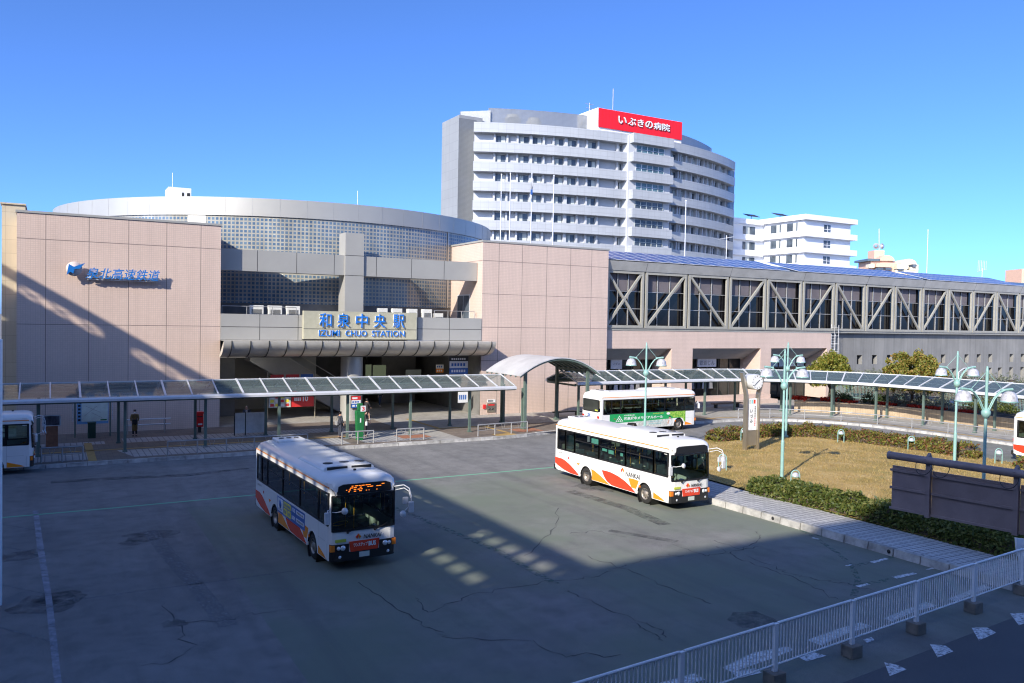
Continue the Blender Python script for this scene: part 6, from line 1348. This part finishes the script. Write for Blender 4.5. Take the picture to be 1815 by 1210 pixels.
def poster(nm, lab, u0, v0, u1, v1, y, mats):   # framed flat notice: rows of (fraction from top, material)
    a, c = aty(u0, v0, y), aty(u1, v1, y); t = thing(nm, lab, 'poster', ((a.x + c.x) / 2, y, c.z)); b = MB(); b.box(a.x - .04, c.x + .04, y, y + .06, c.z - .04, a.z + .04); fr_ = b.build('frame', 'dark_steel', t); z = a.z; H_ = a.z - c.z
    for f, m_, n in mats:
        b = MB(); b.box(a.x, c.x, y - .008, y, z - f * H_, z); pn = b.build('panel', m_, fr_); w_ = c.x - a.x
        for k in range(n): xx = a.x + w_ * (.1 + .8 * k / n); b = MB(); b.box(xx, xx + w_ * .55 / n, y - .013, y - .008, z - f * H_ * .72, z - f * H_ * .3); b.build('lettering', 'letter_white' if m_ not in ('white_board', 'map_pale') else 'ad_blue', pn)
        z -= f * H_
poster('wall_sign', 'blue and white notice sign high on the right side of the entrance', 797, 632, 829, 662, 1.0, [(.26, 'black_ink', 7), (.4, 'white_board', 5), (.34, 'ad_blue', 6)])
poster('advert_screen', 'glowing greenish advert screen on the dark back wall', 661, 647, 684, 668, 9.5, [(1., 'screen_glow', 0)])
poster('advert_screen', 'narrow glowing advert screen left of the wider one in the hall', 648, 646, 658, 668, 9.5, [(1., 'screen_glow', 0)])
poster('advert_screen', 'wide landscape advert screen on the right of the hall back wall', 719, 655, 746, 674, 9.5, [(1., 'map_pale', 0)])
poster('hanging_sign', 'small white and orange hanging sign in the right of the hall', 773, 646, 786, 660, 4.0, [(.5, 'white_board', 3), (.5, 'bus_orange', 3)])
poster('timetable', 'white timetable poster at the right corner of the entrance', 812, 694, 829, 713, .8, [(1., 'white_board', 4)])
poster('column_poster', 'stack of coloured notices on the round column behind the bus stop', 623, 702, 639, 722, -.05, [(.35, 'banner_red', 1), (.3, 'white_board', 3), (.35, 'ad_blue', 2)])
a, c = aty(863.7, 714.6, -.05), aty(878, 730, -.05); t = thing('hydrant_cabinet', 'brown metal fire inlet cabinet low on the pink wall', 'cabinet', (a.x, 0, c.z)); b = MB(); b.box(a.x, c.x, -.06, 0, c.z, a.z); b.build('cabinet', 'stainless', t); b = MB(); b.box(a.x + .1, c.x - .1, -.075, -.06, a.z - .2, a.z - .08); b.build('plate', 'red_ink', t)
for k in (0, 1): b = MB(); b.lathe([(.0, .06), (.08, .05), (.1, 0)], (a.x + .2 + k * .28, -.06, c.z + .28), (0, -1, 0), 14); b.build('inlet', 'dark_steel', t)
a, c = aty(864, 708, -.03), aty(878, 712.5, -.03); s_ = tag((lambda m: (m.box(a.x, c.x, -.03, 0, c.z, a.z), m.build('wall_plate', 'white_board'))[1])(MB()), 'small white plate with dark letters above the fire inlet', 'sign')
for k in range(5): b = MB(); xx = a.x + .06 + k * .1; b.box(xx, xx + .07, -.034, -.03, c.z + .05, a.z - .05); b.build('lettering', 'black_ink', s_)
a, c = aty(856.5, 717, -.06), aty(861, 724, -.06); tag((lambda m: (m.box(a.x, c.x, -.1, 0, c.z, a.z), m.build('alarm_box', 'red_ink'))[1])(MB()), 'small red alarm box on the pink wall left of the fire inlet', 'alarm box')
for u, v in ((1376, 918), (1589, 975)):
    p = at(u, v, .13); b = MB(); b.lathe([(.07, 0), (.06, .008), (0, .008)], (-4.6, p.y, .14), (-1, 0, 0), 14); tag(b.build('drain_hole', 'dark_void'), 'round drain hole in the island kerb, ' + ('nearer the sunlit bus' if u < 1500 else 'in shadow nearer the fence'), 'drain')

# ------------------------------------------------------------------ people
def skinned(name, V, E_, Rr, m, parent, levels=2):
    me = bpy.data.meshes.new(name); me.from_pydata([tuple(v) for v in V], E_, []); o = bpy.data.objects.new(name, me); COL.objects.link(o)
    sk = o.modifiers.new('skin', 'SKIN'); sk.use_smooth_shade = True
    for i, d in enumerate(me.skin_vertices[0].data): r = Rr[i]; d.radius = r if hasattr(r, '__len__') else (r, r); d.use_root = (i == 0)
    ss = o.modifiers.new('sub', 'SUBSURF'); ss.levels = ss.render_levels = levels
    dg = bpy.context.evaluated_depsgraph_get(); dg.update(); m2 = bpy.data.meshes.new_from_object(o.evaluated_get(dg)); bpy.data.objects.remove(o); m2.materials.clear(); m2.materials.append(M[m])
    for p in m2.polygons: p.use_smooth = True
    o = bpy.data.objects.new(name, m2); COL.objects.link(o); o.parent = parent; return o
def person(lab, loc, face, top, legs, coat_len=.55, ht=1.65, stride=0., mask=False, hairlen=0., arms=(.0, .0), skirt=False, shoes='cloth_black', bag=None, lean=0.):
    t = thing('person', lab, 'person', loc, face); k = ht / 1.65; F = -1   # faces -y
    def P(x, y, z): return Vector((x * k, (y + lean * max(0, z - .9)) * k, z * k))
    V, E_, R_ = [], [], []
    def add(p, r, par=None):
        V.append(p); R_.append(tuple(q * k for q in r) if hasattr(r, '__len__') else r * k)
        if par is not None: E_.append((par, len(V) - 1))
        return len(V) - 1
    J = {}
    J['pel'] = add(P(0, 0, .93), (.15, .11)); J['sp'] = add(P(0, 0, 1.12), (.125, .09), J['pel']); J['ch'] = add(P(0, .01, 1.32), (.15, .10), J['sp']); J['nk'] = add(P(0, 0, 1.43), .055, J['ch']); J['n2'] = add(P(0, -.01, 1.475), .05, J['nk']); J['hd'] = add(P(0, -.015, 1.53), (.068, .085), J['n2']); J['h2'] = add(P(0, -.01, 1.60), (.07, .088), J['hd']); J['h3'] = add(P(0, 0, 1.64), (.04, .05), J['h2'])
    for s, st, ar in ((-1, stride, arms[0]), (1, -stride, arms[1])):
        a = add(P(s * .17, .01, 1.375), .058, J['ch']); b_ = add(P(s * .215, .03 - ar * .3, 1.11 + abs(ar) * .05), .045, a); w_ = add(P(s * (.21 - abs(ar) * .08), -.04 - ar * .55, .88 + abs(ar) * .35), .029, b_); h = add(P(s * (.205 - abs(ar) * .1), -.055 - ar * .68, .82 + abs(ar) * .42), (.018, .036), w_)
        for fi, (dx_, ln) in enumerate(((-.026, .058), (-.009, .07), (.009, .066), (.026, .05))): f = add(V[h] + P(0, dx_, -.05) - P(0, 0, 0) * 1, .0095, h); add(V[f] + P(s * -.012, dx_ * .2 - .012, -ln * .8) - P(0, 0, 0), .008, f)
        f = add(V[h] + P(s * -.02, -.035, -.012) - P(0, 0, 0), .010, h); add(V[f] + P(s * -.012, -.012, -.035) - P(0, 0, 0), .009, f)
        hp_ = add(P(s * .085, 0, .88), .085, J['pel']); kn = add(P(s * .09, -st * .5 - .01, .48), .056, hp_); an = add(P(s * .09, -st * .75 + .03, .085 + max(0, -st) * .2), .037, kn); add(P(s * .095, -st * .75 - .13, .04), (.04, .028), an)
    skinned('body', V, E_, R_, 'skin', t)
    def sub(keys_pts, m, nm): Vv, Ee, Rr = [], [], []; [Vv.append(p) or Rr.append(r) or (Ee.append((q, i)) if q is not None else None) for i, (p, r, q) in enumerate(keys_pts)]; return skinned(nm, Vv, Ee, Rr, m, t)
    cl = coat_len; zb = .93 + .2 - cl
    T = [(P(0, 0, .95), (.17 * k, .13 * k), None), (P(0, 0, 1.12), (.15 * k, .115 * k), 0), (P(0, .01, 1.33), (.172 * k, .125 * k), 1), (P(0, 0, 1.42), (.075 * k, .075 * k), 2), (P(0, 0, zb), (.19 * k, .15 * k), 0)]
    for s, ar in ((-1, arms[0]), (1, arms[1])):
        n = len(T); T += [(P(s * .175, .01, 1.37), .075 * k, 2), (P(s * .22, .03 - ar * .3, 1.11 + abs(ar) * .05), .064 * k, n), (P(s * (.212 - abs(ar) * .08), -.035 - ar * .53, .90 + abs(ar) * .35), .05 * k, n + 1)]
    sub(T, top, 'coat')
    if skirt: sub([(P(0, 0, .9), (.17 * k, .13 * k), None), (P(0, 0, .56), (.2 * k, .17 * k), 0)], legs, 'skirt')
    else:
        T = [(P(0, 0, .92), (.16 * k, .12 * k), None)]
        for s, st in ((-1, stride), (1, -stride)): n = len(T); T += [(P(s * .085, 0, .86), .10 * k, 0), (P(s * .09, -st * .5 - .01, .48), .075 * k, n), (P(s * .09, -st * .75 + .03, .11 + max(0, -st) * .2), .058 * k, n + 1)]
        sub(T, legs, 'trousers')
    for s, st in ((-1, stride), (1, -stride)): sub([(P(s * .09, -st * .75 + .05, .055), .05 * k, None), (P(s * .093, -st * .75 - .05, .05), .048 * k, 0), (P(s * .095, -st * .75 - .15, .04), .036 * k, 1)], shoes, 'shoe')
    H_ = [(P(0, .025, 1.60), (.082 * k, .085 * k), None), (P(0, .01, 1.655), (.06 * k, .065 * k), 0)]
    if hairlen: H_.append((P(0, .055, 1.60 - hairlen), (.075 * k, .045 * k), 0))
    sub(H_, 'hair', 'hair')
    b = MB(); b.lathe([(.0, .02), (.012, .012), (.016, 0)], P(0, -.098, 1.545), (0, -1, -.2), 8); b.build('nose', 'skin', t, 0, True)
    for s in (-1, 1): b = MB(); b.lathe([(.0, .004), (.011, 0)], P(s * .03, -.093, 1.572), (0, -1, 0), 8); b.build('eye', 'black_ink', t, 0, True)
    b = MB()
    if mask: b.lathe([(.0, .035), (.03, .03), (.05, .0), (.055, -.03)], P(0, -.075, 1.522), (0, -1, -.1), 14); b.build('face_mask', 'mask_white', t, 0, True)
    else: b.box(-.02, .02, *sorted((P(0, -.092, 1).y, P(0, -.085, 1).y)), 1.503 * k, 1.511 * k); b.build('mouth', 'red_ink', t, 0, True)
    if bag:
        b = MB(); x, y, z = bag[0]; b.box(x - .15, x + .15, y - .07, y + .07, z - .13, z + .13); bg_ = b.build('bag', bag[1], t, .03, True); b = MB(); b.tube([(x - .12, y, z + .12), (x * .3 - .1, y * .4, 1.40 * k), (x * .3 + .1, y * .4, 1.40 * k), (x + .12, y, z + .12)], .012, 6); b.build('strap', bag[1], bg_, 0, True)
    return t
def facing(x, y): return math.atan2(CAMP.y - y, CAMP.x - x) + math.pi / 2
person('person in a long khaki coat and white mask holding a black bag', (-25.2, -2.65, .18), facing(-25.2, -2.6), 'coat_khaki', 'cloth_black', .82, 1.62, 0, True, .1, (.25, .25), bag=((0, -.24, .95), 'cloth_black'))
t = person('person in a grey suit with white shirt behind the steel screen', (-18.55, -3.5, .18), facing(-18.5, -3.5), 'cloth_navy', 'cloth_navy', .4, 1.74, 0, False, 0, (.1, .1))
b = MB(); b.prism([(-.05, 1.05), (.05, 1.05), (.06, 1.42), (-.06, 1.42)], lambda x, z: (x, -.135, z * 1.05), lambda x, z: (x, -.10, z * 1.05)); b.build('shirt', 'cloth_white', t, 0, True)
person('person in dark clothes waiting left of the green bus stop pillar', (-13.7, -8.2, .18), rad(100), 'cloth_navy', 'cloth_navy', .5, 1.68, 0, False, .06, (.15, .35), bag=((.1, .2, .95), 'bag_grey'))
person('person in black with a pale bag right of the bus stop pillar', (-12.05, -8.35, .18), rad(60), 'cloth_black', 'cloth_black', .5, 1.66, 0, False, .08, (.4, .1), bag=((-.2, -.1, .9), 'cloth_white'))
p = at(650, 744, .18); person('person in black skirt walking across the sunlit plaza carrying a bag', (p.x, p.y, .18), rad(115), 'cloth_black', 'cloth_black', .45, 1.6, .3, False, .12, (.35, -.2), True, 'cloth_white')
p = at(673, 720, .18); person('person in jeans with white shoes standing deep in the hall', (p.x, p.y, .18), rad(10), 'cloth_black', 'jeans', .4, 1.7, .22, False, 0, (.1, .1), False, 'cloth_white')

p = aty(1727, 652, -19.5); t = thing('street_light', 'white cobra head street light on a thin arm behind the far teal lamp', 'street light', (p.x - 2.1, -19.5, 1.2))
b = MB(); b.tube([(p.x - 2.1, -19.5, 1.1), (p.x - 2.1, -19.5, p.z - .3), (p.x - 1.5, -19.5, p.z - .02), (p.x - .6, -19.5, p.z + .03)], .045, 7); b.build('pole', 'aluminium', t)
b = MB(); b.lathe([(.0, 0), (.08, .1), (.13, .4), (.12, .75), (.0, .95)], (p.x - .7, -19.5, p.z + .03), (1, 0, .04), 10); b.build('lamp_head', 'dome_white', t)
